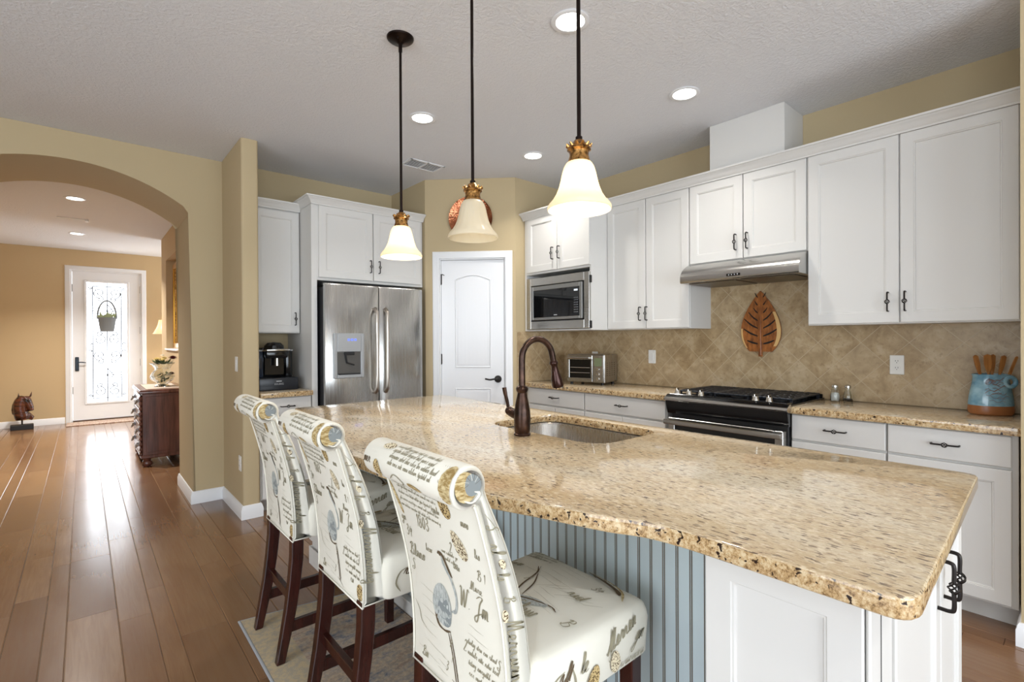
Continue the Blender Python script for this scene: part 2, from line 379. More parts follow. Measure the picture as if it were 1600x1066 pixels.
def rounded(poly, r=.018, n=4):
    out = []; N = len(poly)
    for i, p in enumerate(poly):
        p = Vector(p[:2]); a = Vector(poly[i-1][:2]); b = Vector(poly[(i+1) % N][:2])
        if len(poly[i]) > 2:
            rr = poly[i][2]; d1 = (a-p).normalized(); d2 = (b-p).normalized(); s0 = p+d1*rr; s1 = p+d2*rr
            for k in range(n+1):
                t = k/n; out.append((1-t)**2*s0+2*t*(1-t)*p+t*t*s1)
        else: out.append(p)
    return out
# pantry: left return, diagonal with door opening, right return
A = Vector((2.415, 4.03)); B = Vector((3.01, 3.435)); dv = (B-A).normalized(); LEN = (B-A).length
struct(MB().box(A.x, A.x+.1, A.y+.0005, YB-.001, 0, CEIL-.001).build('wall_pantry_left', M_wall))
struct(MB().box(B.x+.0005, XR-.001, B.y, B.y+.1, 0, CEIL-.001).build('wall_pantry_right', M_wall))
MP = T(A.x, A.y, 0, -PI/4)
DX0, DX1, DH = .134, .747, 2.062
mb = MB()
mb.box(0, DX0, 0, .1, 0, CEIL-.001, M=MP); mb.box(DX1, LEN, 0, .1, 0, CEIL-.001, M=MP); mb.box(DX0, DX1, 0, .1, DH, CEIL-.001, M=MP)
struct(mb.build('wall_pantry', M_wall))
# pillar beside the small cabinets and the thick arch wall
mb = MB(); mb.prism([tuple(p) for p in rounded([(.88, YB+.01), (.88, 4.04, .02), (.995, 4.04, .02), (.995, YB+.01)])], 0, CEIL-.001)
struct(mb.build('wall_pillar', M_wall))
def arch():
    y0, y1 = 4.70, 5.44; cx = -.08; hw = .74; zs = 2.345; top = 2.602; R = (hw*hw+(top-zs)**2)/(2*(top-zs)); cz = top-R
    out = [(-3.5, 0), (cx-hw, 0), (cx-hw, zs-.012)]
    for i in range(29):
        a = -1+2*i/28; x = cx+hw*a; z = cz+math.sqrt(R*R-(hw*a)**2); out.append((x, z))
    out += [(cx+hw, 0), (.995, 0), (.995, CEIL-.001), (-3.5, CEIL-.001)]
    mb = MB(); mb.prism(out, -y1, -y0, M=Matrix(((1, 0, 0, 0), (0, 0, -1, 0), (0, 1, 0, 0), (0, 0, 0, 1))))
    bm = mb.bm
    es = [e for e in bm.edges if all(cx-hw-.001 < v.co.x < cx+hw+.001 and v.co.z < top+.001 for v in e.verts) and abs(e.verts[0].co.y-e.verts[1].co.y) < .01 and (e.verts[0].co-e.verts[1].co).length < 2.5]
    es = [e for e in es if e.verts[0].co.z > .01 or e.verts[1].co.z > .01]
    bmesh.ops.bevel(bm, geom=es, offset=.02, segments=3, profile=.5, affect='EDGES')
    struct(mb.build('wall_arch', M_wall))
arch()
# hall right wall with niche
NX, NY0, NY1, NZ0, NZ1 = .876, 7.25, 8.38, 1.19, 2.43
mb = MB(); e = .14
mb.box(NX, NX+e, 5.44, NY0, 0, CEIL-.001); mb.box(NX, NX+e, NY1, 8.9, 0, CEIL-.001); mb.box(NX, NX+e, NY0, NY1, 0, NZ0); mb.box(NX, NX+e, NY0, NY1, NZ1, CEIL-.001); mb.box(NX+.11, NX+e, NY0, NY1, NZ0, NZ1)
struct(mb.build('wall_hall_right', M_ochre))
struct(MB().box(NX-.02, NX+.108, NY0+.002, NY1-.002, NZ0, NZ0+.02, .004).build('trim_1', M_trim))
slab('wall_hall_left', -1.75, -1.6, 5.44, YD, 0, CEIL-.001, M_ochre)
mb = MB(); mb.box(3.0, 3.14, 8.9, 9.1, 0, CEIL-.001); mb.box(3.0, 3.14, 10.5, YD, 0, CEIL-.001); mb.box(3.0, 3.14, 9.1, 10.5, 0, .3); mb.box(3.0, 3.14, 9.1, 10.5, 2.5, CEIL-.001)
struct(mb.build('wall_lobby_right', M_ochre))
mb = MB()
for q in ((9.1, 9.15, .3, 2.5), (10.45, 10.5, .3, 2.5), (9.78, 9.82, .35, 2.45), (9.15, 10.45, .3, .35), (9.15, 10.45, 2.45, 2.5)): mb.box(3.04, 3.09, q[0], q[1], q[2], q[3], .003)
struct(mb.build('window_3', M_trim))  # invented window frame, added so the lobby fill reaches the hall
slab('wall_lobby_front', NX+.14, 3.0, 8.78, 8.9, 0, CEIL-.001, M_ochre)
EX0, EX1, EH = -.155, .765, 2.475
mb = MB(); mb.box(-1.75, EX0, YD, YD+.14, 0, CEIL-.001); mb.box(EX1, 3.14, YD, YD+.14, 0, CEIL-.001); mb.box(EX0, EX1, YD, YD+.14, EH, CEIL-.001)
struct(mb.build('wall_entry', M_ochre))
# living side behind the camera: walls with sliding windows
def window_wall(name, M, L, o0, o1, z0, z1, num):
    mb = MB(); mb.box(0, o0, 0, .14, 0, CEIL-.001, M=M); mb.box(o1, L, 0, .14, 0, CEIL-.001, M=M); mb.box(o0, o1, 0, .14, z1, CEIL-.001, M=M)
    if z0 > .01: mb.box(o0, o1, 0, .14, 0, z0, M=M)
    struct(mb.build(name, M_wall))
    f = MB(); k = .05
    for a, b in ((z0, z0+k), (z1-k, z1)): f.box(o0, o1, .03, .09, a, b, .004, M=M)
    n = 4
    for i in range(n+1):
        x = o0+(o1-o0-k)*i/n; f.box(x, x+k, .03, .09, z0+k, z1-k, .004, M=M)
    struct(f.build('window_%d' % num, M_trim))
window_wall('wall_left', T(-3.5, -4.3, 0, PI/2), 9.0, 1.4, 5.9, .12, 2.45, 1)
window_wall('wall_rear', T(3.8, -4.2, 0, PI), 7.3, 1.1, 6.6, .12, 2.45, 2)
# baseboards
BP = [(0, 0), (.016, 0), (.016, .07), (.012, .078), (.011, .088), (.006, .098), (0, .1)]
def base(name, path): struct(MB().sweep(path, BP).build(name, M_trim))
base('baseboard_pillar', [(.66, 5.44), (.66, 4.70), (.88, 4.70), (.88, 4.04), (.996, 4.04), (.996, 4.085)])
base('baseboard_entry', [(-1.6, YD), (EX0-.075, YD)][::-1] if False else [(EX0-.075, YD), (-1.6, YD)][::-1])
base('baseboard_stub', [(XR-.45, .185), (3.0, .185), (3.0, -.02)][::-1] if False else [(3.16, .1851), (2.9999, .1851), (2.9999, -.02)])
base('baseboard_hall', [(NX, 8.9), (NX, 5.44)])
for o in [o for o in bpy.data.objects if o.name.startswith('baseboard')]: pass
# ------------------------------------------------------------------ pantry door and casing
CAS = [(0, 0), (0, .017), (.008, .02), (.03, .013), (.05, .012), (.062, .008), (.067, 0)]
def casing(name, M, x0, x1, h, w=.067):
    mb = MB(); pts = [(x0, 0), (x0, h), (x1, h), (x1, 0)]
    rings = []
    for (x, z), (ox, oz) in zip(pts, ((-1, 0), (-1, 1), (1, 1), (1, 0))):
        rings.append([mb.bm.verts.new(M @ Vector((x+ox*q[0], -q[1], z+oz*q[0]))) for q in CAS])
    k = len(CAS)
    for a, b in zip(rings, rings[1:]):
        for j in range(k): mb.bm.faces.new((a[j], a[(j+1) % k], b[(j+1) % k], b[j]))
    for r in (rings[0], rings[-1]): mb.bm.faces.new(r)
    struct(mb.build(name, M_trim))
casing('trim_2', MP, DX0, DX1, DH)
def raised_panel(mb, x0, x1, z0, z1, y, M, arch=0, depth=.008, planks=0, mi=0):
    """moulded raised panel: a sunk ogee ring and a raised field, whose top edge can arch"""
    def ring(ins, yy):
        a, b, c, d = x0+ins, x1-ins, z0+ins, z1-ins; pts = [(a, c), (b, c)]
        n = 10
        for i in range(n+1):
            t = i/n; x = b+(a-b)*t; pts.append((x, d+arch*(math.sin(PI*t) if arch else 0)*(1-ins*2)))
        return [mb.bm.verts.new(M @ Vector((p[0], yy, p[1]))) for p in pts]
    R = [ring(0, y-.0005), ring(.006, y+depth-.012-.003), ring(.012, y+.004), ring(.03, y-.003), ring(.034, y-.0035)]
    for a, b in zip(R, R[1:]):
        for j in range(len(a)): f = mb.bm.faces.new((a[j], a[(j+1) % len(a)], b[(j+1) % len(a)], b[j])); f.material_index = mi
    f = mb.bm.faces.new(R[-1]); f.material_index = mi
    if planks:
        for i in range(1, planks):
            x = x0+.034+(x1-x0-.068)*i/planks; mb.box(x-.0012, x+.0012, y-.0039, y-.003, z0+.04, z1-.036, mi=mi, M=M)
def pantry_door():
    r = struct(bpy.data.objects.new('door_2', None)); C.objects.link(r); r.matrix_world = MP
    W0, W1 = DX0+.012, DX1-.012
    mb = MB(); mb.box(DX0, W0-.001, .002, .098, 0, DH, .001); mb.box(W1+.001, DX1, .002, .098, 0, DH, .001); mb.box(W0, W1, .002, .098, DH-.012, DH, .001); mb.build('jamb', M_trim, r)
    y = .012; mb = MB()
    # slab built as front skin around two panels
    pa = (.275, .61, 1.05, 1.87, .045); pb = (.275, .61, .14, .86, 0)
    mb.box(W0+.002, W1-.002, y+.004, y+.035, .012, DH-.015)
    mb.box(W0+.002, pa[0], y, y+.004, .012, DH-.015); mb.box(pa[1], W1-.002, y, y+.004, .012, DH-.015)
    mb.box(pa[0], pa[1], y, y+.004, .012, pb[2]); mb.box(pa[0], pa[1], y, y+.004, pb[3], pa[2])
    n = 10; top = DH-.015
    for i in range(n):
        a = pa[1]+(pa[0]-pa[1])*i/n; b = pa[1]+(pa[0]-pa[1])*(i+1)/n
        za = pa[3]+pa[4]*math.sin(PI*i/n); zb = pa[3]+pa[4]*math.sin(PI*(i+1)/n)
        mb.face([(a, y, za), (a, y, top), (b, y, top), (b, y, zb)])
        mb.face([(a, y, za), (b, y, zb), (b, y+.004, zb), (a, y+.004, za)])
    I = Matrix.Identity(4)
    raised_panel(mb, pa[0], pa[1], pa[2], pa[3], y+.0005, I, arch=pa[4], planks=7)
    raised_panel(mb, pb[0], pb[1], pb[2], pb[3], y+.0005, I, planks=7)
    mb.build('panel', M_trim, r, recalc=True)
    for z in (1.87, 1.13, .25):
        h = MB(); h.box(DX0+.004, DX0+.02, y-.004, y, z-.045, z+.045, .001); h.tube([(DX0+.012, y-.006, z-.05), (DX0+.012, y-.006, z+.05)], .005, 8)
        if z > 1.8: h.tube([(DX0+.012, y-.008, z+.04), (DX0+.03, y-.03, z+.045), (DX0+.05, y-.035, z+.035)], .004, 6)
        h.build('hinge', M_iron, r)
    kx = .675; kz = .945; h = MB()
    h.lathe([(0, 0), (.033, 0), (.034, .006), (.03, .012), (.012, .014), (.012, .03), (0, .03)], 20, M=T(kx, y, kz, rx=PI/2))
    h.tube(crom([(kx, y-.04, kz), (kx-.03, y-.045, kz+.002), (kx-.07, y-.045, kz-.004), (kx-.115, y-.04, kz+.004)]), .008, 8)
    h.build('door_handle', M_iron, r)
pantry_door()
# ------------------------------------------------------------------ front door
def front_door():
    casing('trim_3', T(0, YD, 0), EX0, EX1, EH)
    r = struct(bpy.data.objects.new('door_1', None)); C.objects.link(r); r.location = (0, YD, 0)
    a, b = EX0, EX1
    mb = MB(); mb.box(a, a+.02, .002, .12, 0, EH, .001); mb.box(b-.02, b, .002, .12, 0, EH, .001); mb.box(a+.02, b-.02, .002, .12, EH-.02, EH, .001); mb.build('jamb', M_trim, r)
    MB().box(a+.02, b-.02, -.01, .12, 0, .03, .003).build('threshold', M_sill, r)
    g0, g1, gz0, gz1 = .045, .565, .31, 2.285; x0, x1, z0, z1 = a+.022, b-.022, .034, EH-.022
    mb = MB(); y0, y1 = .01, .05
    mb.box(x0, g0-.02, y0, y1, z0, z1); mb.box(g1+.02, x1, y0, y1, z0, z1); mb.box(g0-.02, g1+.02, y0, y1, z0, gz0-.02); mb.box(g0-.02, g1+.02, y0, y1, gz1+.02, z1)
    mb.build('panel', M_trim, r)
    mb = MB()
    for q in ((g0-.035, g0, gz0-.035, gz1+.035), (g1, g1+.035, gz0-.035, gz1+.035), (g0, g1, gz0-.035, gz0), (g0, g1, gz1, gz1+.035)): mb.box(q[0], q[1], y0-.012, y1+.01, q[2], q[3], .006)
    mb.build('glass_frame', M_trim, r)
    MB().box(g0, g1, .028, .034, gz0, gz1).build('glass', M_frost, r)
    ir = MB(); y = .022; cx = (g0+g1)/2
    def st(p, rr=.0072): ir.tube([(q[0], y, q[1]) for q in p], rr, 5)
    def spiral(x, z, R, turns, dirn, a0):
        n = 22; st([(x+dirn*R*(1-i/n*.85)*math.cos(a0+turns*2*PI*i/n), z+R*(1-i/n*.85)*math.sin(a0+turns*2*PI*i/n)) for i in range(n+1)])
    for x in (g0+.075, g1-.075): st([(x, gz0+.06), (x, gz1-.06)])
    for z in (gz0+.06, gz1-.06): st([(g0+.075, z), (g1-.075, z)])
    st([(cx, gz0), (cx, gz1)])
    for zc in (.75, 1.82):
        for d in (-.045, 0, .045): st([(g0+.075, zc+d), (cx-.09, zc+d), (cx, zc+d*.2+.0), (cx+.09, zc+d), (g1-.075, zc+d)], .006)
        st([(cx, zc+.11), (cx+.08, zc), (cx, zc-.11), (cx-.08, zc), (cx, zc+.11)])
    for z, f in ((gz0+.17, 1), (1.08, -1), (1.34, 1), (gz1-.17, -1)):
        for d in (-1, 1):
            spiral(cx+d*.1, z, .085, 1.4, d, f*PI/2); spiral(cx+d*.09, z+f*.1, .05, 1.1, d, -f*PI/2)
            spiral(cx+d*.215, z-f*.07, .025, 1.1, d, 0)
    ir.build('ironwork', M_camework, r)
    for z in (2.2, 1.5, .95): MB().box(x1-.002, x1+.014, y0-.006, y0+.01, z-.06, z+.06, .002).build('hinge', M_iron, r)
    h = MB(); h.box(-.105, -.055, y0-.012, y0, .83, 1.06, .012, seg=2); h.lathe([(0, 0), (.012, 0), (.012, .04), (0, .04)], 10, M=T(-.08, y0-.01, .97, rx=PI/2))
    h.tube(crom([(-.08, y0-.05, .97), (-.03, y0-.055, .975), (.03, y0-.05, .965)]), .009, 8); h.build('door_handle', mat('dark_blue_grey_bronze', (62, 72, 82), .35, .6), r)
    for z in (2.18, .52): MB().box(x0-.012, x0+.004, y0-.006, y0+.01, z-.06, z+.06, .002).build('latch_plate', M_iron, r)
    # step mat lies in front
    tag(MB().box(-.21, .80, YD-.46, YD-.03, .001, .012, .004).build('door_mat', M_mat), 'thin pinkish door mat lying flat in front of the entry door', 'mat')
front_door()
def basket():
    cx, z0, y = .30, 1.475, YD-.06
    r = thing('hanging_basket', 'grey wicker basket with tall loop handle hanging on the entry door glass', 'basket', (cx, y, z0))
    mb = MB(); n = 22
    prof = [(.0, 0), (.085, 0), (.092, .02), (.12, .22), (.128, .225), (.124, .235), (.114, .225), (.0, .20)]
    mb.lathe(prof, n, M=Matrix.Diagonal((1, .42, 1, 1)), mod=lambda a, z: 1+.02*math.cos(11*a+z*60)); mb.build('basket_body', M_basket, r)
    MB().tube([(.122*math.cos(t)*(1+.05*math.sin(t)), 0, .21+.30*math.sin(t)) for t in [PI*i/24 for i in range(25)]], .013, 6).build('handle', M_basket, r)
    lf = MB(); rr = random.Random(5)
    for i in range(46):
        a = rr.uniform(0, 2*PI); l = rr.uniform(.05, .12); p = Vector((rr.uniform(-.09, .09), rr.uniform(-.03, .02), .22)); d = Vector((math.cos(a)*.7, -.1*rr.random(), .5+rr.random()*.5)).normalized(); s = d.cross(Vector((0, 1, 0))).normalized()*.012
        lf.face([p-s*.3, p+d*l*.5-s, p+d*l, p+d*l*.5+s])
    lf.build('foliage', M_greenp, r, recalc=False)
basket()
# ------------------------------------------------------------------ cabinet pieces (local: x right, y into cabinet, z up, front at y=0)
def pull_mesh(L=.102, r=.0042, M=None, n=10):
    """bar pull along +z with a twisted birdcage in the middle, standing off toward -y"""
    mb = MB(); M = M or Matrix.Identity(4); h = L/2; so = .03
    mb.tube(crom([(0, 0, h), (0, -so*.75, h), (0, -so, h*.86), (0, -so, h*.22)], 5), r, 7, M=M)
    mb.tube(crom([(0, 0, -h), (0, -so*.75, -h), (0, -so, -h*.86), (0, -so, -h*.22)], 5), r, 7, M=M)
    for k in range(5):
        pts = []
        for i in range(n+1):
            t = i/n; z = (t-.5)*h*.52; R = .0105*math.sin(PI*t)+.001; a = k*2*PI/5+t*PI*1.1; pts.append((R*math.cos(a), -so+R*math.sin(a), z))
        mb.tube(pts, r*.42, 5, M=M)
    return mb
PULLV = pull_mesh().build('handle', M_iron); PULLH = pull_mesh(M=Matrix.Rotation(PI/2, 4, 'Y')).build('handle', M_iron)
PULLB = pull_mesh(.115, .0048, n=16).build('handle', M_iron)
protos = [PULLV, PULLH, PULLB]
def handle(parent, x, y, z, kind='v'):
    src = {'v': PULLV, 'h': PULLH, 'b': PULLB}[kind]; o = src.copy(); C.objects.link(o); o.parent = parent; o.location = (x, y, z); return o
def shaker(mb, x0, x1, z0, z1, y=0, t=.019, rail=.057, rec=.009, mi=0):
    """door face at y-t .. y, recessed field with a small bead"""
    yf = y-t; R = []
    def ring(i, yy): return [mb.bm.verts.new(p) for p in ((x0+i, yy, z0+i), (x1-i, yy, z0+i), (x1-i, yy, z1-i), (x0+i, yy, z1-i))]
    seq = [(0, y), (0, yf+.003), (.003, yf), (rail, yf), (rail+.002, yf+.003), (rail+.006, yf+.003), (rail+.009, yf+rec), (rail+.012, yf+rec)]
    R = [ring(*q) for q in seq]
    for a, b in zip(R, R[1:]):
        for j in range(4): f = mb.bm.faces.new((a[j], a[(j+1) % 4], b[(j+1) % 4], b[j])); f.material_index = mi
    mb.bm.faces.new(R[-1]); mb.bm.faces.new(R[0][::-1])
def slabfront(mb, x0, x1, z0, z1, y=0, t=.019):
    mb.box(x0, x1, y-t, y, z0, z1, .004)
def cabinet(name, label, loc, rz, w, z0, z1, depth, doors=(), drawers=(), group=None, toe=False, cat='cabinet', ex=None, mat_=None):
    mt = mat_ or M_cab
    r = thing(name, label, cat, (loc[0], loc[1], 0), rz, group)
    b = MB(); zb = z0
    if toe: b.box(.0, w, .075, depth, 0, .10); zb = .1
    b.box(0, w, 0, depth, zb, z1, .001)
    if ex: ex(b)
    b.build('body', mt, r)
    for d in doors:
        mb = MB(); shaker(mb, d[0], d[1], d[2], d[3]); o = mb.build('door', mt, r)
        if len(d) > 4 and d[4]: handle(o, d[4][0], -.019, d[4][1])
    for d in drawers:
        mb = MB(); slabfront(mb, d[0], d[1], d[2], d[3]); o = mb.build('drawer', mt, r)
        handle(o, (d[0]+d[1])/2, -.019, (d[2]+d[3])/2+.003, 'h')
    return r
RW = -PI/2                      # range wall: local x runs toward -y
def ly(y, yl): return yl-y
UF = 3.349                      # upper body front (door faces at 3.33)
# upper cabinets on the range wall
ZU0, ZU1 = 1.385, 2.42
cabinet('wall_cabinet', 'wide white two-door upper cabinet right of the range hood', (UF, 1.112), RW, .922, ZU0, ZU1, .305,
        doors=[(.004, .447, ZU0+.006, 2.405, (.401, 1.505)), (.453, .903, ZU0+.006, 2.405, (.476, 1.505))])
cabinet('hood_cabinet', 'short white two-door upper cabinet directly above the steel range hood', (UF, 1.888), RW, .774, 1.842, ZU1, .305,
        doors=[(.004, .385, 1.846, 2.405, (.342, 1.957)), (.391, .77, 1.846, 2.405, (.419, 1.957))])
cabinet('wall_cabinet', 'tall white two-door upper cabinet between the microwave and the hood', (UF, 2.634), RW, .744, ZU0, ZU1, .305,
        doors=[(.004, .373, ZU0+.006, 2.405, (.33, 1.508)), (.379, .741, ZU0+.006, 2.405, (.389, 1.508))])
# deep microwave cabinet
def mc(b): pass
r = thing('microwave_cabinet', 'deep white cabinet with two short doors over a built-in microwave', 'cabinet', (3.124, 3.43, 0), RW)
b = MB(); W = .796; D = .53
b.box(0, W, 0, D, 1.90, 2.42, .001); b.box(0, .022, 0, D, ZU0, 1.90, .001); b.box(W-.014, W, 0, D, ZU0, 1.90, .001); b.box(.022, W-.014, 0, D, ZU0, ZU0+.012, .001); b.box(.022, W-.014, D-.02, D, ZU0+.012, 1.9)
b.build('body', M_cab, r)
for d in ((.045, .427, .385), (.433, .806-.012, .462)):
    mb = MB(); shaker(mb, d[0], d[1], 1.918, 2.41); o = mb.build('door', M_cab, r); handle(o, d[2], -.019, 2.06)
# crown moulding sweeps
CR = [(0, 0), (.006, 0), (.008, .010), (.014, .014), (.02, .026), (.034, .04), (.044, .046), (.046, .05), (.054, .052), (.056, .062), (0, .062)]
def crown(name, label, path, z): tag(MB().sweep(path, CR, z0=z).build(name, M_cab), label, 'moulding')
crown('crown_moulding', 'white crown moulding along the tops of the range-wall upper cabinets', [(UF-.02, .19), (UF-.02, 2.634), (3.105, 2.634), (3.105, 3.43)][::-1] if False else [(3.105, 3.43), (3.105, 2.632), (UF-.019, 2.632), (UF-.019, .19)], 2.405)
tag(MB().box(3.345, XR-.001, 1.245, 1.737, 2.43, CEIL-.001, .002).build('duct_cover', M_cab), 'plain white box covering the hood duct up to the ceiling', 'duct cover')
# base cabinets on the range wall
BF = 3.119
cabinet('base_cabinet', 'white base cabinet directly right of the range, drawer over door', (BF, 1.125), RW, .452, 0, .874, .53, toe=True,
        drawers=[(.004, .449, .728, .868)], doors=[(.004, .449, .112, .716, (.40, .62))])
cabinet('base_cabinet', 'white base cabinet at the right end beside the wall, drawer over door', (BF, .671), RW, .472, 0, .874, .53, toe=True,
        drawers=[(.004, .452, .728, .868)], doors=[(.004, .452, .112, .716, None)])
cabinet('base_cabinet', 'white base cabinet in the corner below the toaster oven', (BF, 3.40), RW, .706, 0, .874, .53, toe=True,
        drawers=[(.04, .703, .73, .868)], doors=[(.04, .37, .112, .716, (.33, .62)), (.376, .703, .112, .716, (.416, .62))])
cabinet('base_cabinet', 'white base cabinet directly left of the range, wide drawer on top', (BF, 2.692), RW, .752, 0, .874, .53, toe=True,
        drawers=[(.004, .748, .73, .868)], doors=[(.004, .373, .112, .716, (.33, .62)), (.379, .748, .112, .716, (.422, .62))])
def counter(name, label, x0, x1, y0, y1, edges):
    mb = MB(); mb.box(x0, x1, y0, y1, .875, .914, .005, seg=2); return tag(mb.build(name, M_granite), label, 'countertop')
counter('countertop', 'beige granite countertop right of the range under the blue crock', 3.075, XR-.012, .188, 1.124, 0)
counter('countertop', 'beige granite countertop left of the range under the toaster oven', 3.075, XR-.012, 1.888, 3.423, 0)
struct(MB().box(3.649, 3.6595, .187, 3.434, .9145, 2.0).build('trim_4', M_tile))      # tile backsplash
struct(MB().box(3.028, 3.648, 3.424, 3.4345, .9145, 1.38).build('trim_5', M_tile2))
# ------------------------------------------------------------------ fridge wall
r = thing('refrigerator_cabinet', 'white fridge surround with tall side panel and two doors above', 'cabinet', (1.388, 4.069, 0), 0)
b = MB(); b.box(0, .045, 0, .615, 0, 2.42, .001); b.box(.045, 1.0, 0, .615, 1.80, 2.42, .001); b.box(1.0, 1.018, 0, .615, 1.8, 2.42)
b.build('body', M_cab, r)
for d in ((.055, .518, .492), (.527, .995, .572)):
    mb = MB(); shaker(mb, d[0], d[1], 1.822, 2.405); o = mb.build('door', M_cab, r); handle(o, d[2], -.019, 1.943)
crown('crown_moulding', 'white crown moulding on top of the refrigerator cabinet', [(1.388, 4.66), (1.388, 4.052), (2.406, 4.052)], 2.405)
cabinet('wall_cabinet', 'narrow white upper cabinet over the coffee maker beside the pillar', (1.001, 4.349), 0, .384, 1.372, 2.39, .335,
        doors=[(.02, .378, 1.378, 2.375, (.34, 1.49))])
crown('crown_moulding', 'white crown moulding on the narrow cabinet above the coffee maker', [(1.0, 4.33), (1.385, 4.33)], 2.385)
cabinet('base_cabinet', 'small white base cabinet under the coffee maker beside the pillar', (1.003, 4.079), 0, .382, 0, .874, .60, toe=True,
        drawers=[(.012, .376, .73, .868)], doors=[(.012, .376, .112, .716, (.33, .62))])
counter('countertop', 'small granite countertop holding the coffee maker beside the pillar', 1.001, 1.385, 4.03, 4.685, 0)
M_satin = mat('satin_beige_steel', (198, 190, 180), .3, 1)
def fridge():
    x0, x1, ys, yb, zt = 1.449, 2.326, 3.93, 4.64, 1.765
    r = thing('refrigerator', 'stainless steel side-by-side refrigerator with ice and water dispenser', 'refrigerator', ((x0+x1)/2, ys, 0)); w = (x1-x0)/2; m = 1.905-(x0+x1)/2
    MB().box(-w+.012, w-.012, .08, yb-ys, .02, zt-.02, .004).build('body', mat('dark_grey_fridge_side', (58, 58, 60), .45), r)
    def door(a, b, hx, nm):
        mb = MB(); n = 10; rows = []
        for i in range(n+1):
            t = i/n; x = a+(b-a)*t; edge = min(1, min(t, 1-t)*n*.9); y = .012*(1-edge)-.006*math.sin(PI*t); rows.append((x, y))
        rows = [(a, .05)]+rows+[(b, .05)]; rings = [[mb.bm.verts.new((x, y, z)) for x, y in rows] for z in (.05, .06, zt-.012, zt)]
        for q, (z, ins) in zip(rings, ((0, .006), (0, 0), (0, 0), (0, .006))):
            for v in q: v.co.y += ins
        for p, q in zip(rings, rings[1:]):
            for i in range(len(p)-1): mb.bm.faces.new((p[i], p[i+1], q[i+1], q[i]))
        mb.bm.faces.new(rings[0]); mb.bm.faces.new(rings[-1]); mb.bm.faces.new([q[0] for q in rings]+[q[-1] for q in rings][::-1])
        o = mb.build(nm, M_steelv, r)
        h = MB(); z0, z1 = .87, 1.575; pts = [(hx, -.008, z1), (hx, -.045, z1-.03)]+[(hx, -.052-.004*math.sin(PI*i/8), z1-.05-(z1-z0-.1)*i/8) for i in range(9)]+[(hx, -.045, z0+.03), (hx, -.008, z0)]
        h.tube(pts, [.017]*2+[.014]*9+[.017]*2, 10); h.build('handle', M_satin, o); return o
    dl = door(-w, m-.004, m-.045, 'door'); dr = door(m+.004, w, m+.05, 'door')
    # dispenser
    cx = 1.633-(x0+x1)/2; d = MB(); z0, z1 = 1.003, 1.367; hw = .128; yf = -.022
    d.box(cx-hw, cx-hw+.03, yf, .0, z0, z1, .006); d.box(cx+hw-.03, cx+hw, yf, 0, z0, z1, .006); d.box(cx-hw+.028, cx+hw-.028, yf-.004, 0, 1.215, z1, .006)
    d.box(cx-hw+.028, cx+hw-.028, yf-.006, 0, z0, 1.034, .006); d.build('dispenser', M_grey, dl)
    d = MB(); d.box(cx-.098, cx+.098, -.009, -.007, 1.03, 1.216); d.build('dispenser_recess', mat('dispenser_recess_steel', (112, 112, 112), .3, .8), dl)
    d = MB(); d.tube([(cx-.03, -.02, 1.19), (cx-.02, -.018, 1.13), (cx+.04, -.02, 1.11)], .007, 6); d.box(cx-.04, cx+.04, -.03, -.01, 1.19, 1.216, .003); d.box(cx-.09, cx+.09, -.03, -.008, 1.034, 1.042, .002); d.build('dispenser_lever', M_blackm, dl)
    d = MB(); 
    for k, dx in enumerate((-.028, .0, .028)): d.box(cx+.02+dx-.009, cx+.02+dx+.009, yf-.0055, yf-.004, 1.306, 1.322)
    d.build('display', M_disp, dl)
    for a in (-w+.05, m-.05, m+.05, w-.05):
        pass
    MB().box(-w+.02, w-.02, .03, .1, .0, .05, .002).build('kick_grille', M_blackm, r)
    MB().box(-w+.01, -w+.05, .05, .12, zt-.01, zt+.012, .003).build('hinge_cap', M_blackm, r); MB().box(w-.05, w-.01, .05, .12, zt-.01, zt+.012, .003).build('hinge_cap', M_blackm, r)
fridge()
# coffee maker
def coffee():
    r = thing('coffee_maker', 'black single-serve pod coffee maker on the small counter', 'coffee maker', (1.175, 4.36, .914))
    b = MB(); b.box(-.145, .15, -.165, .14, 0, .10, .012, seg=2); b.build('base', mat('navy_black_plastic', (22, 26, 34), .3), r)
    b = MB(); b.box(-.09, .085, -.02, .13, .10, .34, .02, seg=2); b.box(-.08, .075, -.05, -.018, .115, .27, .006); b.build('body', M_black, r)
    b = MB(); b.box(-.085, .08, -.14, .10, .255, .325, .02, seg=2); b.lathe([(0, .325), (.075, .325), (.072, .355), (.05, .378), (0, .385)], 20, c=(-.002, -.04, 0)); b.build('brew_head', M_black, r)
    MB().tube([(-.1, -.1, .315), (-.08, -.15, .32), (0, -.165, .322), (.08, -.15, .32), (.1, -.1, .315)], .008, 8).build('lift_handle', M_chrome, r)
    MB().box(-.14, -.088, -.06, .11, .1, .31, .01, seg=2).build('water_tank', mat('smoked_blue_tank', (38, 46, 60), .1), r)
    MB().box(.083, .135, -.06, .11, .1, .31, .01, seg=2).build('side_housing', M_black, r)
    MB().box(.081, .138, -.065, .115, .31, .322, .004).build('housing_cap', M_grey, r); MB().box(-.142, -.086, -.065, .115, .31, .322, .004).build('tank_lid', M_grey, r)
    MB().lathe([(0, 0), (.014, 0), (.012, .06), (0, .06)], 12, c=(0, -.11, .195)).build('nozzle', M_chrome, r)
    t = MB(); text_mesh(t, 'KEURIG', .02, T(.0, -.1655, .045, rx=PI/2)); t.box(-.02, .02, -.1662, -.1655, .07, .078); t.build('logo', M_grey, r)
coffee()
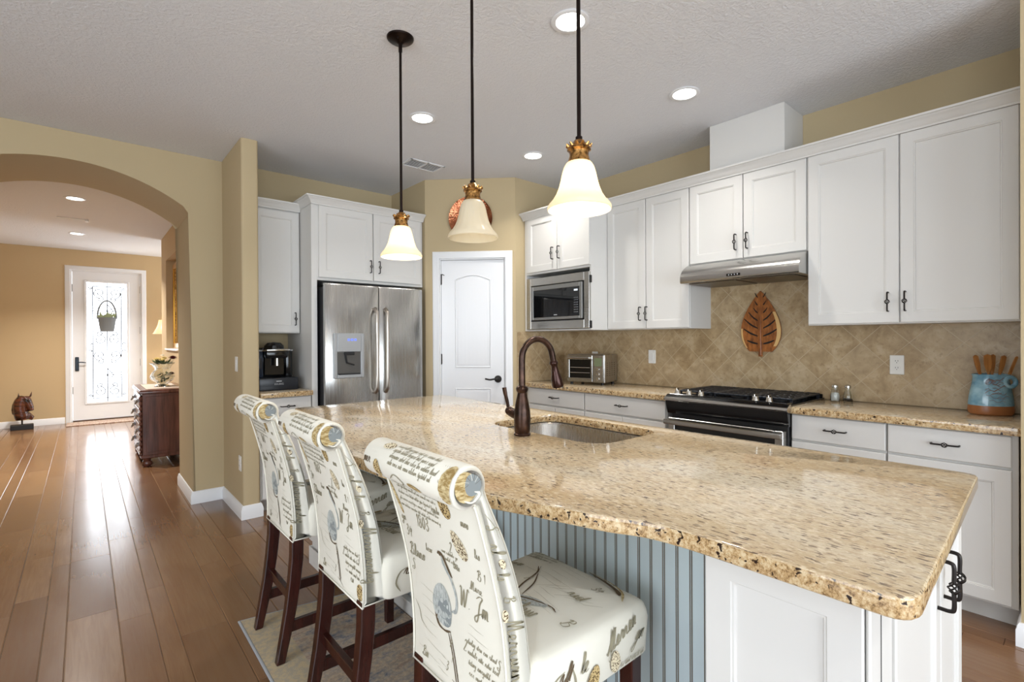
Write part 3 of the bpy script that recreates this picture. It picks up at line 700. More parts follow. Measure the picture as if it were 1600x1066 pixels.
# ------------------------------------------------------------------ microwave
def microwave():
    r = thing('microwave', 'built-in stainless microwave with black glass under two short doors', 'microwave', (3.124, 3.43, 0), RW)
    X0, X1, Z0, Z1 = .045, .797-.0, 1.40, 1.862; X1 = .808-.0
    X0, X1 = .047, .793
    a0, a1, c0, c1 = .10, .737, 1.472, 1.793; yf = -.022; b = MB()
    b.box(X0, a0, yf, 0, Z0, Z1, .003); b.box(a1, X1, yf, 0, Z0, Z1, .003); b.box(a0, a1, yf, 0, Z0, c0, .003); b.box(a0, a1, yf, 0, c1, Z1, .003); b.build('trim_frame', M_steelh, r)
    MB().box(a0+.001, a1-.001, yf+.008, .44, c0+.001, c1-.001).build('body', M_blackm, r)
    f = MB(); q0, q1, s0, s1 = a0+.012, a1-.012, c0+.01, c1-.01
    w0, w1, v0, v1 = q0+.03, q1-.03, s0+.022, s1-.035
    f.box(q0, w0, yf-.01, yf+.008, s0, s1, .003); f.box(w1, q1, yf-.01, yf+.008, s0, s1, .003); f.box(w0, w1, yf-.01, yf+.008, s0, v0, .003); f.box(w0, w1, yf-.01, yf+.008, v1, s1, .003)
    o = f.build('door', mat('grey_steel_door', (150, 150, 148), .3, .8), r)
    MB().box(w0, w1, yf-.006, yf, v0, v1).build('window', M_glassd, o)
    k = MB(); px = w1-.06
    for i in range(7):
        for j in range(3): k.box(px+j*.017, px+j*.017+.009, yf-.0068, yf-.006, v0+.03+i*.02, v0+.037+i*.02)
    k.build('keypad', mat('keypad_print', (120, 122, 126), .5), o)
    MB().box(px, px+.04, yf-.0068, yf-.006, v1-.035, v1-.02).build('display', M_dispw, o)
    MB().box((w0+w1)/2-.02, (w0+w1)/2+.02, yf-.0068, yf-.006, v0+.014, v0+.022).build('badge', M_grey, o)
    for z in (1.80, 1.43): MB().box(X1, X1+.012, yf+.002, .0, z-.03, z+.03).build('clip', M_blackm, r)
microwave()
# ------------------------------------------------------------------ range hood
def hood():
    r = thing('range_hood', 'curved stainless steel range hood under the short cabinet', 'range hood', (3.33, 1.885, 0), RW); L = .772
    prof = [(.32, 1.70), (-.125, 1.70), (-.13, 1.705), (-.13, 1.745), (-.122, 1.765), (-.10, 1.79), (-.07, 1.812), (-.035, 1.83), (0, 1.8395), (.32, 1.8395)]
    mb = MB(); R = [[mb.bm.verts.new((x, y, z)) for y, z in prof] for x in (0, L)]
    n = len(prof)
    for j in range(n):
        if j == 0: continue
        mb.bm.faces.new((R[0][j], R[1][j], R[1][(j+1) % n], R[0][(j+1) % n]))
    for q in R: mb.bm.faces.new(q)
    mb.build('shell', M_steelh, r)
    MB().box(.001, L-.001, -.12, .319, 1.698, 1.702).build('underside', M_steelx, r)
    MB().box(.04, .37, -.08, .26, 1.692, 1.698, .002).box(.4, .73, -.08, .26, 1.692, 1.698, .002).build('filter', mat('grease_filter', (120, 112, 100), .4, .9), r)
    MB().box(.335, .425, -.1325, -.13, 1.717, 1.733, .001).build('control_panel', M_black, r)
    for i in range(4): MB().lathe([(0, 0), (.004, 0), (.004, .003), (0, .004)], 10, M=T(.352+i*.019, -.1325, 1.725, rx=PI/2)).build('button', M_grey, r)
hood()
# ------------------------------------------------------------------ range
def range_():
    r = thing('gas_range', 'slide-in stainless gas range with black grates and oven door', 'stove', (3.05, 1.885, 0), RW); L = .76
    MB().box(.004, L-.004, .03, .59, .03, .895, .002).build('body', M_blackm, r)
    MB().box(-.004, L+.008, .03, .595, .9145, .922, .002).build('cooktop', M_black, r)
    # control console: overhanging curved edge
    prof = [(.022, .885), (.022, .90), (.02, .93), (.0, .925), (-.03, .91), (-.035, .898), (-.028, .890), (-.005, .878)]
    c = MB(); 
    R = [[c.bm.verts.new((x, y, z)) for y, z in prof] for x in (-.015, L+.012)]; n = len(prof)
    for j in range(n): c.bm.faces.new((R[0][j], R[1][j], R[1][(j+1) % n], R[0][(j+1) % n]))
    for q in R: c.bm.faces.new(q)
    c.build('front_rail', M_steelh, r)
    MB().prism([(.0, .93), (-.022, .915), (-.022, .885), (.002, .8), (.022, .8), (.022, .93)], -.012, L+.008, M=Matrix(((0, 0, 1, 0), (1, 0, 0, 0), (0, 1, 0, 0), (0, 0, 0, 1)))).build('console', M_black, r)
    MB().box(.0, L-.002, .0, .08, .922, .934, .003).build('control_glass', M_black, r)
    for x in (.05, .135, .22, .57, .65):
        k = MB(); k.lathe([(0, 0), (.021, 0), (.02, .006), (.017, .012), (.0165, .022), (.014, .026), (0, .027)], 18, c=(x, .03, .934)); k.box(x-.003, x+.003, .03-.017, .03+.017, .956, .972, .002); k.build('knob', M_knob, r)
    d = MB(); z0, z1 = .16, .775; yf = -.03
    d.box(.012, .06, yf, .03, z0, z1, .004); d.box(L-.06, L-.012, yf, .03, z0, z1, .004); d.box(.06, L-.06, yf, .03, z0, z0+.08, .004); d.box(.06, L-.06, yf, .03, .745, z1, .003)
    o = d.build('oven_door', M_steelh, r)
    MB().box(.06, L-.06, yf+.003, .02, z0+.08, .745).build('window', M_glassd, o)
    h = MB(); h.box(.005, L-.005, yf-.05, yf-.03, .735, .768, .006, seg=2); h.box(.015, .05, yf-.03, yf, .74, .765, .003); h.box(L-.05, L-.015, yf-.03, yf, .74, .765, .003); h.build('oven_handle', M_steelh, o)
    d = MB(); d.box(.012, L-.012, -.028, .03, .05, .15, .004); d.build('storage_drawer', M_steelh, r)
    M_grate = mat('cast_iron_grate', (36, 40, 48), .38, .3)
    for (a, b) in ((.012, .255), (.262, .498), (.505, .748)):
        gph = MB(); y0, y1 = .11, .575; z = .952
        gph.box(a, b, y0, y0+.014, z-.012, z, .003); gph.box(a, b, y1-.014, y1, z-.012, z, .003); gph.box(a, a+.012, y0, y1, z-.012, z, .003); gph.box(b-.012, b, y0, y1, z-.012, z, .003)
        nn = 7
        for i in range(1, nn):
            x = a+(b-a)*i/nn; gph.box(x-.0045, x+.0045, y0, y1, z-.012, z+.001, .002)
        for yy in (.23, .345, .46): gph.box(a, b, yy-.006, yy+.006, z-.014, z-.002, .002)
        for x in (a+.01, b-.01):
            for yy in (y0+.01, y1-.01): gph.box(x-.007, x+.007, yy-.007, yy+.007, .922, z-.01)
        gph.build('grate', M_grate, r)
    for x in (.13, .38, .63):
        for yy in (.22, .46): MB().lathe([(0, 0), (.045, 0), (.045, .006), (.03, .01), (.03, .018), (0, .02)], 20, c=(x, yy, .922)).build('burner', M_blackm, r)
    MB().box(.0, L-.0, .575, .592, .922, .945, .003).build('back_trim', M_black, r)
range_()
# ------------------------------------------------------------------ toaster oven
def toaster():
    p0 = Vector((3.262, 3.03)); p1 = Vector((3.352, 2.685)); d = p1-p0; ang = math.atan2(d.y, d.x); W = d.length
    r = thing('toaster_oven', 'stainless toaster oven with glass door, dials and vented side', 'toaster oven', (p0.x, p0.y, .914), ang)
    D = .275; z0, z1 = .018, .262
    b = MB(); b.box(0, W, .006, D, z0, z1, .006); 
    b.build('body', M_steelx, r)
    for i in range(4):
        s = MB()
        for k in range(7): s.box(W-.0005, W+.0008, .05+i*.05, .05+i*.05+.022, z0+.06+k*.018, z0+.064+k*.018)
        s.build('side_vent', M_dark, r)
    dx = W*.70; f = MB(); f.box(.006, dx, -.012, .006, z1-.045, z1-.006, .003); f.box(.006, dx, -.012, .006, z0+.008, z0+.04, .003); f.box(.006, .028, -.012, .006, z0+.04, z1-.045, .002); f.box(dx-.016, dx, -.012, .006, z0+.04, z1-.045, .002)
    o = f.build('door', M_steelh, r)
    MB().box(.028, dx-.016, -.006, .0, z0+.04, z1-.045).build('window', M_glassd, o)
    rk = MB()
    for z in (z0+.085, z0+.13): rk.tube([(.035, -.0075, z), (dx-.025, -.0075, z)], .0025, 6)
    rk.build('rack', M_chrome, o)
    h = MB(); h.tube([(.03, -.04, z1-.028), (dx-.02, -.04, z1-.028)], .008, 10); h.box(.03, .05, -.04, -.01, z1-.034, z1-.022); h.box(dx-.04, dx-.02, -.04, -.01, z1-.034, z1-.022); h.build('handle', M_chrome, o)
    MB().box(dx+.004, W-.004, -.008, .006, z0+.008, z1-.006, .002).build('control_panel', M_steelh, r)
    MB().box(dx+.018, W-.02, -.0095, -.008, z1-.10, z1-.03).build('lcd', M_lcd, r)
    for z in (.125, .085, .045):
        MB().lathe([(0, 0), (.014, 0), (.013, .014), (0, .015)], 16, M=T(dx+.05, -.008, z0+z-.01, rx=PI/2)).build('knob', M_knob, r)
    for x in (.03, W-.03):
        for y in (.03, D-.03): MB().lathe([(0, 0), (.014, 0), (.014, .018), (0, .018)], 10, c=(x, y, 0)).build('foot', M_blackm, r)
toaster()
# ------------------------------------------------------------------ outlets and switch
def plate(name, label, loc, rz, kind, group=None):
    r = thing(name, label, 'outlet' if kind != 's' else 'switch', loc, rz, group)
    MB().box(-.035, .035, -.006, 0, -.057, .057, .003).build('plate', M_white, r)
    if kind == 'o':
        for z in (-.02, .02):
            m = MB(); m.lathe([(0, 0), (.0165, 0), (.0165, .002), (0, .0022)], 16, M=T(0, -.006, z, rx=PI/2)); o = m.build('receptacle', M_white, r)
            m = MB()
            for x in (-.006, .006): m.box(x-.0012, x+.0012, -.0086, -.008, z, z+.008)
            m.box(-.002, .002, -.0086, -.008, z-.009, z-.005); m.build('slot', M_dark, o)
    else: MB().box(-.016, .016, -.009, -.006, -.033, .033, .002).build('rocker', M_white, r)
plate('wall_outlet', 'white double outlet on the tile between shakers and blue crock', (3.648, .738, 1.148), RW, 'o')
plate('wall_outlet', 'white wall outlet on the tile midway between toaster oven and range', (3.648, 2.41, 1.158), RW, 's')
plate('wall_outlet', 'white outlet on the tile peeking above the toaster oven', (3.648, 3.03, 1.135), RW, 'o')
plate('light_switch', 'tan-white light switch on the pillar at shoulder height', (.8795, 4.215, 1.134), RW, 's')
plate('wall_outlet', 'low white outlet on the pillar near the baseboard', (.8795, 4.115, .40), RW, 'o')
# ------------------------------------------------------------------ leaf art
def leaf():
    r = thing('leaf_wall_carving', 'carved brown wooden leaf with slits hanging on the tile above the range', 'wall decoration', (3.648, 1.513, 1.18), RW)
    H = .465; out = []
    def half(t): return .138*math.sin(PI*min(1, (t*.96+.04))**.72)**.8
    n = 34; L = []; Rr = []
    for i in range(n+1):
        t = i/n; z = .035+(H-.035)*t; hw = .138*(math.sin(PI*(.09+.91*t)**.74))**.85 if t < 1 else 0
        L.append((-max(.002, hw), z)); Rr.append((max(.002, hw), z))
    # strips of the leaf between slits: each side cut by slanting grooves
    b = MB(); M0 = Matrix(((1, 0, 0, 0), (0, 0, -1, -.012), (0, 1, 0, 0), (0, 0, 0, 1)))
    outl = L+Rr[::-1]; b.prism([(x, z) for x, z in outl], 0, .008, M=M0); 
    b.prism([(-.013, 0), (.013, 0), (.011, .06), (-.011, .06)], 0, .012, M=M0); b.build('blade', [M_leafw, M_leafl], r)
    sl = MB()
    for sd in (-1, 1):
        for k in range(7):
            z0 = .09+k*.055; ln = (.075, .098, .104, .098, .082, .058, .036)[k]; up = .3+.2*k; ze = z0+ln*up*1.05; hwz = .138*(math.sin(PI*(.09+.91*min(1, (ze-.035)/(H-.035)))**.74))**.85; ln = max(.02, min(ln, hwz*.97-.018))
            pts = crom([(sd*.018, z0), (sd*(.018+ln*.5), z0+ln*.5*up*.8), (sd*(.018+ln), z0+ln*up*1.05)], 4)
            wd = [.0025+.0045*math.sin(PI*(i+1)/(len(pts)+1)) for i in range(len(pts))]
            poly = [(p.x, p.y+q) for p, q in zip([Vector(p) for p in pts], wd)]+[(p.x, p.y-q) for p, q in zip([Vector(p) for p in pts], wd)][::-1]
            sl.prism(poly, .0081, .0086, M=M0)
    sl.build('slit', M_dark, r)
    lt = MB(); zs = [L[i] for i in range(3, 20)]
    lt.prism([(x*1.0-.002, z) for x, z in [Rr[i] for i in range(3, 23)]]+[(x*.80, z) for x, z in [Rr[i] for i in range(3, 23)]][::-1], .0082, .0092, M=M0)
    lt.build('sapwood_edge', M_leafl, r); lt = MB(); lt.prism([(x+.002, z) for x, z in [L[i] for i in range(2, 14)]]+[(x*.9, z) for x, z in [L[i] for i in range(2, 14)]][::-1], .0082, .0090, M=M0); lt.build('sapwood_edge', M_leafl, r)
    v = MB(); v.tube([(0, -.024, .01), (0, -.025, .2), (.004, -.023, .40)], [.009, .006, .003], 8); v.build('midrib', M_leafw, r)
leaf()
# ------------------------------------------------------------------ copper plate over pantry door
cp = MB(); cp.lathe([(0, .012), (.14, .014), (.155, .02), (.198, .034), (.202, .036), (.202, .032), (.155, .012), (0, .006)], 48, M=MP @ T(.432, 0, 2.425, rx=PI/2))
tag(cp.build('copper_plate', M_copper), 'round hammered copper plate on the wall above the pantry door', 'plate')
# ------------------------------------------------------------------ island
def island():
    cab = thing('kitchen_island', 'white and pale blue kitchen island cabinet with beadboard seating side', 'kitchen island', (1.2, .245, 0))
    X0, Y0 = 1.2, .245
    def bx(mb, x0, x1, y0, y1, z0, z1, b=.001): mb.box(x0-X0, x1-X0, y0-Y0, y1-Y0, z0, z1, b)
    mb = MB(); bx(mb, 1.215, 1.915, .262, 2.99, .10, .66); bx(mb, 1.215, 1.84, .262, 2.99, 0, .10)
    bx(mb, 1.215, 1.40, .262, 2.99, .66, .874); bx(mb, 1.90, 1.915, .262, 2.99, .66, .874); bx(mb, 1.4, 1.9, .262, 1.12, .66, .874); bx(mb, 1.4, 1.9, 1.93, 2.99, .66, .874)
    bx(mb, 1.092, 1.215, .262, .55, 0, .874); bx(mb, 1.155, 1.918, .256, .262, .1, .874)
    mb.build('body', M_cab, cab)
    MB().box(1.0665-X0, 1.088-X0, .2435-Y0, .5-Y0, 0, .872).build('painted_gap_shadow', M_dark, cab)  # black strip standing in for the shade of the gap beside the wing panel
    MB().box(1.0885-X0, 1.158-X0, .243-Y0, .263-Y0, 0, .874, .001).build('face_frame', M_cab, cab)
    # end doors (face -y)
    for a, b_, hx in ((1.165, 1.590, 1.555), (1.602, 1.905, 1.635)):
        m = MB(); shaker(m, a-X0, b_-X0, .115, .862, y=.256-Y0, rail=.05); o = m.build('door', M_cab, cab); handle(o, hx-X0, .237-Y0, .716, 'b')
    # wing panel on the seating side, near end and far end
    for (ya, yb) in ((.245, .538), (2.72, 3.0)):
        m = MB(); w_ = yb-ya; Mx = T(1.0-X0, yb-Y0, 0, -PI/2)
        tb = MB(); shaker(tb, .004, w_-.004, .02 if ya < 1 else .14, .868, y=.019, rail=.055); tb2 = tb.bm
        m.absorb(tb2, 0, Mx)
        m.box(1.0195-X0, 1.066-X0, ya-Y0, yb-Y0, 0, .874, .001)
        if ya > 1: m.box(1.066-X0, 1.2-X0, ya-Y0, yb-Y0, 0, .874, .001)
        m.build('end_panel', M_cab, cab)
        if ya < 1:
            m = MB(); m.box(1.003-X0, 1.064-X0, ya-.006-Y0, ya-Y0+.002, .0, .874, .003); m.build('corner_stile', M_cab, cab)
        else:
            m = MB(); m.sweep([(1.2-X0, yb-Y0), (1.0-X0, yb-Y0), (1.0-X0, ya-Y0), (1.2-X0, ya-Y0)][::-1], BP); m.build('plinth', M_cab, cab)
    # beadboard
    m = MB(); y = .651; pitch = .0403; ys = []
    yy = .54
    prof = []
    gro = [.678-pitch*k for k in range(4, 0, -1)]+[.678+pitch*k for k in range(0, 51)]
    last = .54; pts = [(.54, 0)]
    for gy in gro:
        if gy < .56 or gy > 2.71: continue
        pts += [(gy-.0035, 0), (gy-.0015, .003), (gy+.0005, .0), (gy+.002, .0), (gy+.0035, .003), (gy+.0055, 0)]
    pts += [(2.72, 0)]
    for (ya, da), (yb, db) in zip(pts, pts[1:]):
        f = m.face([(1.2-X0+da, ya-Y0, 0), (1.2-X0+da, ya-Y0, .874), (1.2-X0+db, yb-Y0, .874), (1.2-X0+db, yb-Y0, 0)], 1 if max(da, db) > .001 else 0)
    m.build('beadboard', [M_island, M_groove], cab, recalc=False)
    m = MB(); m.box(1.162-X0, 1.2-X0, .54-Y0, 2.72-Y0, 0, .064, .003); m.build('base_board', M_cab, cab)
    # countertop with seating bulge and sink cut-out
    near = [(.937, .205), (.936, .38), (.936, .50), (.930, .58), (.915, .64), (.885, .70), (.852, .80), (.82, .90), (.785, 1.0), (.738, 1.2), (.706, 1.45), (.697, 1.7), (.706, 1.95), (.735, 2.2), (.785, 2.4), (.835, 2.52), (.89, 2.62), (.918, 2.70), (.925, 2.85), (.928, 3.0)]
    npts = [tuple(p) for p in crom(near, 3)]
    poly = [(1.93, 3.045), (1.955, 3.02), (1.955, .235), (1.950, .219), (1.940, .209), (1.925, .2045), (.985, .1675), (.970, .169), (.956, .174), (.946, .182), (.9395, .193)]+npts+[(.935, 3.03), (.95, 3.045)]
    bm = bmesh.new(); vs = [bm.verts.new((x, y, .914)) for x, y in poly]; es = [bm.edges.new((vs[i], vs[(i+1) % len(vs)])) for i in range(len(vs))]
    def rr(x0, x1, y0, y1, r, n=6):
        o = []
        for cx, cy, a0 in ((x1-r, y1-r, 0), (x0+r, y1-r, PI/2), (x0+r, y0+r, PI), (x1-r, y0+r, 1.5*PI)):
            for i in range(n+1): a = a0+PI/2*i/n; o.append((cx+r*math.cos(a), cy+r*math.sin(a)))
        return o
    hole = rr(1.45, 1.88, 1.19, 1.87, .10); hv = [bm.verts.new((x, y, .914)) for x, y in hole]; he = [bm.edges.new((hv[i], hv[(i+1) % len(hv)])) for i in range(len(hv))]
    bmesh.ops.triangle_fill(bm, use_beauty=True, edges=es+he, normal=(0, 0, 1))
    fs = list(bm.faces); r = bmesh.ops.extrude_face_region(bm, geom=fs)
    for v in r['geom']:
        if isinstance(v, bmesh.types.BMVert): v.co.z = .876
    bmesh.ops.recalc_face_normals(bm, faces=list(bm.faces))
    ed = [e for e in bm.edges if len(e.link_faces) == 2 and abs(e.verts[0].co.z-e.verts[1].co.z) < 1e-5 and e.calc_face_angle(0) > 1.2]
    bmesh.ops.bevel(bm, geom=ed, offset=.006, segments=3, profile=.5, affect='EDGES')
    mb = MB(); mb.bm.free(); mb.bm = bm
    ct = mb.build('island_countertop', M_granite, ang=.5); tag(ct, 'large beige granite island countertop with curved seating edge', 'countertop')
    # sink bowl
    s = thing('sink', 'undermount stainless steel sink set into the island countertop', 'sink', (1.665, 1.53, .874))
    mb = MB(); rings = []
    for ins, z in ((-.012, 0), (.004, 0), (.008, -.01), (.014, -.15), (.03, -.185), (.06, -.195)):
        rings.append([mb.bm.verts.new((x-1.665, y-1.53, z)) for x, y in rr(1.45+ins, 1.88-ins, 1.19+ins, 1.87-ins, max(.04, .10-ins*.4))])
    for a, b_ in zip(rings, rings[1:]):
        for i in range(len(a)): mb.bm.faces.new((a[i], a[(i+1) % len(a)], b_[(i+1) % len(a)], b_[i]))
    mb.bm.faces.new(rings[-1]); mb.build('basin', M_steelx, s)
    MB().lathe([(0, .003), (.03, .003), (.042, .004), (.045, 0)], 24, c=(0, 0, -.195)).build('drain', M_chrome, s)
island()
def faucet():
    r = thing('faucet', 'oil-rubbed bronze gooseneck faucet with side lever at the island sink', 'faucet', (1.373, 1.529, .914))
    b = MB(); b.lathe([(0, 0), (.034, 0), (.035, .006), (.030, .011), (.032, .016), (.0335, .04), (.0345, .07), (.033, .10), (.028, .13), (.0215, .16), (.0185, .175), (.024, .183), (.026, .192), (.022, .2), (.016, .205), (0, .205)], 28); b.build('base', M_bronze, r)
    pts = [(0, 0, .2), (0, 0, .27), (0, 0, .31)]; R = .078
    for i in range(1, 13): a = PI*i/12*.93; pts.append((R-R*math.cos(a), 0, .315+R*1.05*math.sin(a)))
    e = Vector(pts[-1]); d = Vector((.22, 0, -1)).normalized(); pts.append(tuple(e+d*.03))
    # the spout swings out over the basin, turned slightly toward the camera
    M = Matrix.Rotation(-.16, 4, 'Z')
    MB().tube(crom(pts, 2), .0135, 14, M=M).build('spout', M_bronze, r)
    h = MB(); q = e+d*.03; ax = [tuple(q+d*t) for t in (0, .008, .012, .02, .024, .05, .08, .105, .115, .118)]
    h.tube(ax, [.0145, .0185, .0185, .0145, .0135, .017, .0235, .026, .0245, .019], 16, M=M); h.build('spray_head', mat('dark_cherry_bronze', (52, 31, 26), .2, .7), r)
    MB().tube([tuple(q+d*.117), tuple(q+d*.122)], [.023, .022], 16, M=M).build('spray_ring', M_chrome, r)
    l = MB(); l.tube([(0, .02, .075), (0, .045, .082), (0, .072, .088)], [.019, .021, .019], 14); l.sphere((0, .082, .092), .019)
    l.build('valve', M_bronze, r)
    MB().tube(crom([(0, .088, .10), (0, .096, .13), (-.004, .104, .165), (-.006, .108, .19)], 3), [.008]*3+[.009]*3+[.0105]*3+[.011], 10, sq=.75).build('lever', M_bronze, r)
faucet()
# ------------------------------------------------------------------ pendants
def pendant(x, y, lit, label):
    r = thing('pendant_light', label, 'pendant light', (x, y, 0))
    zb = 1.722; c = MB(); c.lathe([(0, CEIL-.028), (.012, CEIL-.030), (.02, CEIL-.024), (.05, CEIL-.018), (.064, CEIL-.008), (.066, CEIL-.0005), (0, CEIL-.0005)], 28); c.sphere((-.03, -.03, CEIL-.022), .005, n=8); c.build('canopy', M_iron if False else M_dkrod, r)
    k = MB(); k.tube([(0, 0, 1.945), (0, 0, CEIL-.02)], .0065, 10); k.tube([(0, 0, CEIL-.07), (0, 0, CEIL-.03)], .0095, 10); k.tube([(0, 0, 1.93), (0, 0, 1.95)], .011, 12); k.build('rod', M_dkrod, r)
    f = MB(); f.lathe([(0, 1.94), (.016, 1.938), (.025, 1.925), (.036, 1.915), (.038, 1.908), (.031, 1.902), (.03, 1.89), (.034, 1.876), (.036, 1.866), (.03, 1.864), (0, 1.864)], 28)
    for i in range(12):
        a = i*PI/6; u = Vector((math.cos(a), math.sin(a), 0)); s = Vector((-math.sin(a), math.cos(a), 0)); p = Vector((0, 0, 1.915))
        f.tube([p+u*.022+Vector((0, 0, .004)), p+u*.033+Vector((0, 0, .002)), p+u*.041+Vector((0, 0, .010))], [.007, .006, .003], 6)
    f.build('fitter', M_brass, r)
    prof = [(.030, .150), (.040, .144), (.047, .132), (.053, .112), (.058, .088), (.064, .066), (.072, .046), (.082, .030), (.093, .018), (.100, .008), (.1015, 0), (.099, -.004), (.096, -.001), (.090, .012), (.078, .027), (.068, .044), (.060, .066), (.054, .088), (.049, .112), (.043, .131), (.036, .141), (.028, .146)]
    s = MB(); s.lathe([(a, b+zb) for a, b in prof], 72, mod=lambda a, z: 1+.012*math.cos(18*a)*(1 if z > zb+.012 else .3)); s.build('shade', M_shade, r)
    b = MB(); b.sphere((0, 0, zb+.085), .024, sc=(1, 1, 1.25)); b.tube([(0, 0, zb+.11), (0, 0, zb+.145)], .013, 10); b.build('bulb', M_bulb if lit else M_bulb0, r)
    if lit:
        l = bpy.data.lights.new('pendant_bulb', 'POINT'); l.energy = 4.5; l.color = (1, .92, .80); l.shadow_soft_size = .025; o = bpy.data.objects.new('pendant_bulb', l); C.objects.link(o); o.parent = r; o.location = (0, 0, zb+.045)
M_dkrod = mat('dark_bronze_rod', (34, 24, 20), .28, .8)
pendant(1.192, 2.213, True, 'lit bell-shaped pendant light farthest away, in front of the refrigerator cabinet')
pendant(1.192, 1.619, False, 'unlit bell-shaped pendant light in the middle, in front of the copper plate')
pendant(1.192, 1.052, True, 'lit bell-shaped pendant light nearest the camera, hanging over the island')
# ------------------------------------------------------------------ recessed lights and vent
def can(x, y, label, power=5.6, group=None):
    r = thing('recessed_light', label, 'ceiling light', (x, y, CEIL), 0, group)
    MB().lathe([(.088, -.0005), (.09, -.004), (.084, -.007), (.068, -.006), (.066, -.0005)], 36).build('trim_ring', M_trim, r)
    MB().lathe([(0, -.004), (.04, -.0045), (.066, -.003)], 36).build('lens', M_led, r)
    l = bpy.data.lights.new('downlight', 'AREA'); l.shape = 'DISK'; l.size = .12; l.energy = power; l.color = WARMW; l.spread = 2.1
    o = bpy.data.objects.new('downlight', l); C.objects.link(o); o.parent = r; o.location = (0, 0, -.012)
can(1.73, 2.913, 'recessed ceiling light between the first and second pendant rods, over the island end')
can(2.767, 2.934, 'recessed ceiling light nearest the corner pantry door')
can(2.774, 1.60, 'recessed ceiling light in front of the white duct box')
can(1.735, 1.582, 'large bright recessed ceiling light at the top, behind the nearest pendant rod')
can(-.058, 6.875, 'nearer of the two hall recessed lights seen through the arch', 40)
can(-.06, 9.096, 'farther of the two hall recessed lights, nearer the entry door', 40)
for (x, y) in ((.2, -1.2), (-1.6, -1.2), (2.6, -1.2), (-1.6, 1.6)):  # unseen extra cans, added for general brightness
    can(x, y, 'added recessed fill light out of view over the living room', 7, 'added living room fill lights')
def vent():
    p0 = Vector((2.07, 3.60)); r = thing('ceiling_vent', 'white rectangular air vent in the ceiling near the fridge', 'vent', (2.2, 3.70, CEIL), 0)
    w, h = .165, .095
    f = MB(); f.box(-w, w, -h, -h+.02, -.008, -.0005, .002); f.box(-w, w, h-.02, h, -.008, -.0005, .002); f.box(-w, -w+.02, -h, h, -.008, -.0005, .002); f.box(w-.02, w, -h, h, -.008, -.0005, .002); f.box(-.008, .008, -h, h, -.008, -.0005, .002); f.build('frame', M_trim, r)
    MB().box(-w+.02, w-.02, -h+.02, h-.02, -.002, -.0005).build('backing', M_dark, r)
    for i in range(9):
        y = -h+.028+i*.0175
        for a, b in ((-w+.02, -.008), (.008, w-.02)):
            s = MB(); s.box(a, b, y, y+.0042, -.0048, -.0034); s.build('louvre', M_trim, r)
vent()
tag(MB().box(-.23, .05, 7.98, 8.0, CEIL-.012, CEIL-.0005, .002).box(.02, .06, 7.96, 8.02, CEIL-.03, CEIL-.0005, .006).build('ceiling_sensor', M_white), 'small white detector bar on the hall ceiling between two lights', 'detector')
# ------------------------------------------------------------------ shakers and crock
def shaker_jar(x, y, label, fill, fh):
    r = thing('salt_shaker' if fill == M_salt else 'pepper_shaker', label, 'shaker', (x, y, .9141))
    p = [(0, 0), (.024, 0), (.026, .006), (.026, .035), (.02, .06), (.0165, .075), (.0165, .088)]
    MB().lathe(p+[(a-.002, max(b, .003)) for a, b in p[::-1][:-1]]+[(0, .003)], 20).build('glass', M_clear, r)
    MB().lathe([(0, .0035), (.0225, .0035), (.0235, .007), (.0235, min(.035, fh)), (.019 if fh > .04 else .0235, fh), (0, fh+.002)], 20).build('contents', fill, r)
    MB().lathe([(0, .088), (.018, .086), (.0185, .092), (.017, .1), (.008, .106), (0, .107)], 20).build('cap', M_chrome, r)
shaker_jar(3.565, 1.035, 'clear glass salt shaker filled white, left of the pair near the range', M_salt, .052)
shaker_jar(3.575, .968, 'clear glass pepper shaker, right of the salt shaker', M_pepper, .018)
def crock():
    cx, cy = 3.52, .325
    r = thing('utensil_crock', 'blue glazed pottery crock with terracotta base and loop handle', 'crock', (cx, cy, .9141), math.radians(-49))
    sc = Matrix.Diagonal((1, .78, 1, 1))
    b = MB(); b.lathe([(0, .0), (.085, 0), (.093, .006), (.096, .02), (.094, .048)], 36, M=sc); b.build('base_band', M_terra, r)
    b = MB(); b.lathe([(.094, .048), (.0945, .055), (.091, .09), (.084, .13), (.077, .165), (.075, .19), (.079, .206), (.075, .207), (.071, .19), (.073, .165), (.08, .13), (.085, .06), (0, .05)], 36, M=sc); b.build('body', M_jug, r)
    h = MB(); 
    # local -y faces the camera, local x is screen right
    h.tube([(.045+.024*math.cos(t), -.062+.004, .17+.024*math.sin(t)) for t in [2*PI*i/18 for i in range(19)]], .0105, 10); h.build('handle', M_jug, r)
    s = MB(); rr = random.Random(11)
    def on(u, z):
        a = -PI/2+u/.085; R = (.094+(z-.05)*-.12)+.0008; return (R*math.cos(a), .78*R*math.sin(a), z)
    for k in range(13):
        u0 = rr.uniform(-.07, -.02); z0 = .075+.009*k+rr.uniform(-.004, .004)
        pts = [on(u0+.012*i, z0+.006*math.sin(i*1.9+k)+(.003*i if k % 2 else -.001*i)) for i in range(6)]; s.tube(pts, .0012, 5)
    for k in range(3): s.tube([on(-.045+.02*math.cos(t)*(1-.25*k), .165+.018*math.sin(t)*(1-.25*k)) for t in [PI*i/8 for i in range(10)]], .0011, 5)
    s.build('relief_pattern', M_relief, r)
crock()
